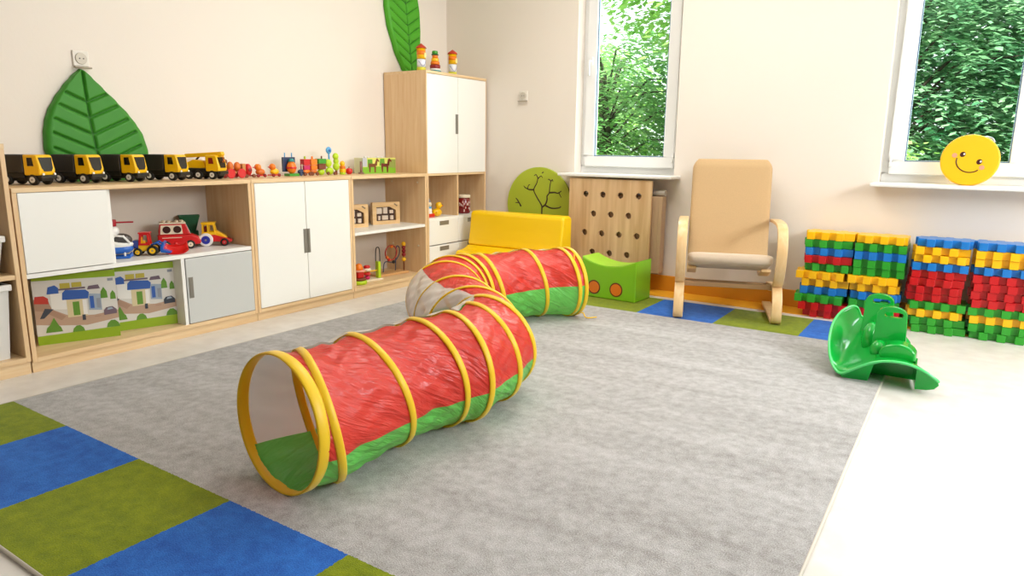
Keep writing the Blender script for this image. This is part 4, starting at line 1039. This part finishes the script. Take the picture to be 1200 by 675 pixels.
# ------------------------------------------------------------------ green rocker
rk = thing('green_rocker', 'glossy green plastic seesaw rocker with two slotted handles at the rug edge', 'rocker', (-.26, 3.87, .0115))
GP = mat('rocker_green', '#1cc64c', .15, coat=.6, trans=.3)
o3 = Vector((-.26, 3.87, 0))
rows = [
 [(-.445,3.615,.012), (-.395,3.605,.052), (-.335,3.60,.095), (-.255,3.60,.130), (-.155,3.60,.130), (-.085,3.605,.104), (-.018,3.615,.055)],
 [(-.485,3.66,.045), (-.43,3.66,.035), (-.365,3.66,.075), (-.285,3.66,.125), (-.155,3.66,.127), (-.10,3.66,.10), (-.045,3.66,.055)],
 [(-.515,3.73,.075), (-.45,3.73,.022), (-.375,3.73,.06), (-.305,3.73,.125), (-.17,3.73,.125), (-.125,3.73,.075), (-.09,3.73,.05)],
 [(-.541,3.85,.132), (-.48,3.85,.035), (-.385,3.85,.065), (-.33,3.85,.14), (-.20,3.85,.14), (-.155,3.85,.07), (-.12,3.85,.045)],
 [(-.554,4.00,.192), (-.50,4.00,.06), (-.40,4.00,.08), (-.37,4.00,.18), (-.25,4.00,.18), (-.20,4.00,.08), (-.16,4.00,.05)],
 [(-.520,4.10,.252), (-.485,4.10,.13), (-.41,4.10,.12), (-.38,4.10,.2), (-.28,4.10,.2), (-.22,4.10,.1), (-.17,4.10,.06)],
 [(-.455,4.17,.272), (-.445,4.18,.2), (-.41,4.18,.19), (-.38,4.18,.22), (-.29,4.18,.22), (-.23,4.18,.14), (-.18,4.18,.1)]]
m = MB(); vs = [Vector(p) - o3 for r_ in rows for p in r_]
m.add(vs, [(i*7+j, i*7+j+1, (i+1)*7+j+1, (i+1)*7+j) for i in range(6) for j in range(6)], 0, True)
m.build('shell', GP, rk, solid=.009, subd=2)
loop = [Vector(r_[0]) - o3 for r_ in reversed(rows)] + [Vector(p) - o3 for p in rows[0][1:]] + [Vector(r_[-1]) - o3 for r_ in rows[1:]] + [Vector(p) - o3 for p in reversed(rows[-1][1:-1])]
edge = []; kk = len(loop)          # the smoothed outline of the shell
for i in range(-2, 14):
    a, b, c, d = (loop[(i+q) % kk] for q in (-1, 0, 1, 2))
    for q in range(6):
        t_ = q/6; edge.append(((1-t_)**3*a + (3*t_**3-6*t_**2+4)*b + (-3*t_**3+3*t_**2+3*t_+1)*c + t_**3*d)/6)
m = MB(); m.tube(edge, .0068, 8); m.build('rim', mat('rocker_rim_highlight', '#4fdc78', .18, coat=.5), rk)  # lighter green puts the edge highlight of the moulding into the colour
def handle(xc, y_, zb_, zt, hw):
    q = MB(); h = zt - zb_
    outer = [(-hw*1.15, 0), (hw*1.1, 0)] + [(hw*math.cos(R(a)), h - hw*.62 + hw*.62*math.sin(R(a))) for a in range(0, 181, 15)]
    sl = rrect(-hw*.5, hw*.72, h-.052, h-.027, .011, 4)
    q.prism(outer, -.016, .016, 0, [list(reversed(sl))])
    m = MB(); m.add([(v.x + xc + .26, v.z + y_ - 3.87, v.y + zb_) for v in q.v], q.f)
    return m.build('handle', GP, rk, bevel=.006, seg=3)
handle(-.262, 3.83, .13, .345, .066); handle(-.342, 4.06, .15, .362, .066)
# saddle hump with a flat round front
m = MB(); q = MB(); q.prism([(-.076,0), (.078,0)] + [(.078*math.cos(R(a)), .02 + .055*math.sin(R(a))) for a in range(0, 181, 12)], 0, .10)
m.add([(v.x - .212 + .26, v.z + 3.675 - 3.87 , v.y + .120) for v in q.v], q.f); m.build('saddle', GP, rk, bevel=.01, seg=3)
m = MB(); m.ell((-.30+.26, 3.78-3.87, .13), .04, .05, .05); m.ell((-.355+.26, 3.95-3.87, .14), .045, .09, .09); m.build('hump', GP, rk)
# skirt below the near rim, open arch in the middle
m = MB()
m.add([(a+.26, b-3.87, c) for a, b, c in ((-.44,3.62,.014), (-.395,3.612,.050), (-.335,3.61,.092), (-.30,3.612,.112), (-.325,3.655,.0), (-.38,3.655,.0), (-.43,3.64,.0))], [(0,1,2,3,4,5,6)], 0, False)
m.add([(a+.26, b-3.87, c) for a, b, c in ((-.30,3.612,.112), (-.325,3.655,.0), (-.345,4.05,.0), (-.31,4.05,.13))], [(0,1,2,3)], 0, False)
m.add([(a+.26, b-3.87, c) for a, b, c in ((-.12,3.612,.112), (-.085,3.615,.10), (-.035,3.622,.062), (-.028,3.625,.042), (-.045,3.632,.02), (-.075,3.64,.008), (-.12,3.65,.0))], [(0,1,2,3,4,5,6)], 0, False)
m.add([(a+.26, b-3.87, c) for a, b, c in ((-.12,3.612,.112), (-.12,3.65,.0), (-.17,4.05,.0), (-.17,4.05,.1))], [(0,1,2,3)], 0, False)
m.add([(a+.26, b-3.87, c) for a, b, c in ((-.325,3.80,.0), (-.13,3.80,.0), (-.13,3.80,.11), (-.325,3.80,.11))], [(0,1,2,3)], 0, False)
m.build('skirt', GP, rk, solid=.006)

# ------------------------------------------------------------------ trees outside
def leaf_mat(nm, a, b):
    m = bpy.data.materials.new(nm); m.use_nodes = True
    n = m.node_tree.nodes; l = m.node_tree.links; p = n['Principled BSDF']
    tc = n.new('ShaderNodeTexCoord'); t = n.new('ShaderNodeTexNoise'); t.inputs['Scale'].default_value = 2.2; t.inputs['Detail'].default_value = 6; l.new(tc.outputs['Object'], t.inputs['Vector'])
    r = n.new('ShaderNodeValToRGB'); r.color_ramp.elements[0].color = lin(a); r.color_ramp.elements[1].color = lin(b); r.color_ramp.elements[0].position = .35; r.color_ramp.elements[1].position = .68
    l.new(t.outputs['Fac'], r.inputs['Fac']); l.new(r.outputs[0], p.inputs['Base Color']); p.inputs['Roughness'].default_value = .5
    tr = n.new('ShaderNodeBsdfTranslucent'); l.new(r.outputs[0], tr.inputs['Color'])
    mx = n.new('ShaderNodeMixShader'); mx.inputs[0].default_value = .4
    l.new(p.outputs[0], mx.inputs[1]); l.new(tr.outputs[0], mx.inputs[2]); l.new(mx.outputs[0], n['Material Output'].inputs[0])
    return m
def tree(label, loc, rad, z0, z1, nspray, M, seed, size=.12):
    rnd = random.Random(seed)
    t = thing('leafy_tree', label, 'tree', loc, 0, 'trees beyond the windows')
    tr = MB(); tr.tube([(0,0,0), (.05,.02,z1*.4), (-.05,0,z1*.8)], [.16, .11, .05], 12)
    br_ = MB()
    m = MB()
    for s in range(nspray):
        while True:
            u = [rnd.uniform(-1, 1) for _ in range(3)]
            if u[0]**2+u[1]**2+u[2]**2 < 1 and u[0]**2+u[1]**2+u[2]**2 > .12: break
        c = Vector((u[0]*rad, u[1]*rad, (z0+z1)/2 + u[2]*(z1-z0)/2))
        az = math.atan2(u[1], u[0]) + rnd.uniform(-.8, .8); ln = rnd.uniform(.25, .6)
        d = Vector((math.cos(az), math.sin(az), rnd.uniform(-.55, -.05)))
        if s % 40 == 0: br_.tube([(0, 0, c.z*.75), c*.6 + Vector((0,0,c.z*.4)), c], [.02, .014, .006], 5)
        for k in range(12):
            f = k/11; p = c + d*ln*f + Vector((rnd.uniform(-.04,.04), rnd.uniform(-.04,.04), -f*f*.12))
            sd = -1 if k % 2 else 1
            a2 = az + sd*rnd.uniform(.6, 1.2); L = size*rnd.uniform(.7, 1.3)
            v = Vector((math.cos(a2), math.sin(a2), rnd.uniform(-.6, .1))).normalized()*L
            w_ = v.cross(Vector((rnd.uniform(-.3,.3), rnd.uniform(-.3,.3), 1))).normalized()*L*.3
            m.add([p, p+v*.45+w_, p+v, p+v*.45-w_], [(0,1,2,3)], 0, False)
    tr.build('trunk', mat('bark', '#4d4237', .9, bump=(20, .5)), t); br_.build('branch', mat('bark', '#4d4237', .9), t)
    cr = m_build_fast(m, 'crown', M, t)
    return t
def m_build_fast(m, name, M, parent):
    me = bpy.data.meshes.new(name); me.from_pydata([tuple(v) for v in m.v], [], m.f); me.materials.append(M)
    o = bpy.data.objects.new(name, me); C.objects.link(o); o.parent = parent; return o
LA = leaf_mat('leaf_bright', '#86c455', '#d4ee9a'); LB = leaf_mat('leaf_mid', '#70b060', '#c6e6a4'); LC = leaf_mat('leaf_deep', '#4f9068', '#b0d8a8')
tree('bright green leafy tree seen through the lower left window', (-4.6, 9.4, -.6), 1.5, .3, 3.5, 2000, LB, 1, .10)
tree('tall pale green tree behind the bright one in the left window', (-7.2, 12.9, -.6), 2.0, .3, 4.0, 1000, LA, 2, .17)
tree('dense green tree filling the left part of the right window', (-.9, 9.6, -.6), 1.5, .5, 5.0, 2400, LC, 3, .10)
tree('dense dark green tree filling the right part of the right window', (1.6, 10.5, -.6), 1.7, .6, 5.0, 2000, LC, 4, .11)
tree('lime leaved shrub low outside the right window', (-1.0, 7.6, -.6), .5, .5, 2.1, 220, LA, 5, .1)
tree('high overhanging green tree at the top of the left window', (-2.3, 7.9, -.6), 1.3, 2.75, 5.2, 950, LA, 6, .11)
tree('broad leafy tree far behind the right window', (-.5, 15.5, -.6), 3.4, .2, 7.5, 2200, LC, 7, .24)
struct(MB().box(-30, 30, YB+.41, 45, -.7, -.6).build('ground', mat('lawn', '#5f8f3a', .9, noise=(3, .3))))

# ------------------------------------------------------------------ light
wd = bpy.data.worlds.new('sky'); SC.world = wd; wd.use_nodes = True
n = wd.node_tree.nodes; l = wd.node_tree.links; bg = n['Background']
tc = n.new('ShaderNodeTexCoord'); sp = n.new('ShaderNodeSeparateXYZ'); l.new(tc.outputs['Generated'], sp.inputs[0])
r = n.new('ShaderNodeValToRGB'); r.color_ramp.elements[0].color = (.95, .98, 1, 1); r.color_ramp.elements[1].color = (.72, .86, 1, 1); r.color_ramp.elements[1].position = .6
l.new(sp.outputs['Z'], r.inputs[0]); l.new(r.outputs[0], bg.inputs[0]); bg.inputs[1].default_value = 2.2
sun = bpy.data.lights.new('sun', 'SUN'); sun.energy = 12; sun.angle = R(4); sun.color = (1, .96, .88)
so = bpy.data.objects.new('sun', sun); C.objects.link(so); so.rotation_euler = (R(38), R(12), 0)
def area(nm, loc, rot, sx, sy, e, col=(1, 1, 1)):
    a = bpy.data.lights.new(nm, 'AREA'); a.shape = 'RECTANGLE'; a.size = sx; a.size_y = sy; a.energy = e; a.color = col
    o = bpy.data.objects.new(nm, a); C.objects.link(o); o.location = loc; o.rotation_euler = rot; return o
area('assumed_light_right', (XR-.06, 3.0, 1.75), (0, R(66), 0), 1.6, 2.8, 215, (.9, .955, 1))  # assumed side lamp inside the solid right wall; no window is built there
area('daylight_window_left', ((W1[0]+W1[1])/2, YB+.45, 1.8), (R(-90), 0, 0), .8, 1.6, 26, (.97, 1, .98))
area('daylight_window_right', ((W2[0]+W2[1])/2, YB+.45, 1.8), (R(-90), 0, 0), 1.2, 1.6, 34, (.97, 1, .98))
area('ceiling_fill', (-1.8, 3.5, ZC-.04), (0, 0, 0), 1.5, 1.5, 42, (1, .96, .91))  # added fill light under the ceiling for the back, not a fixture
SC.view_settings.view_transform = 'Standard'
SC.view_settings.look = 'None'
SC.view_settings.exposure = .1
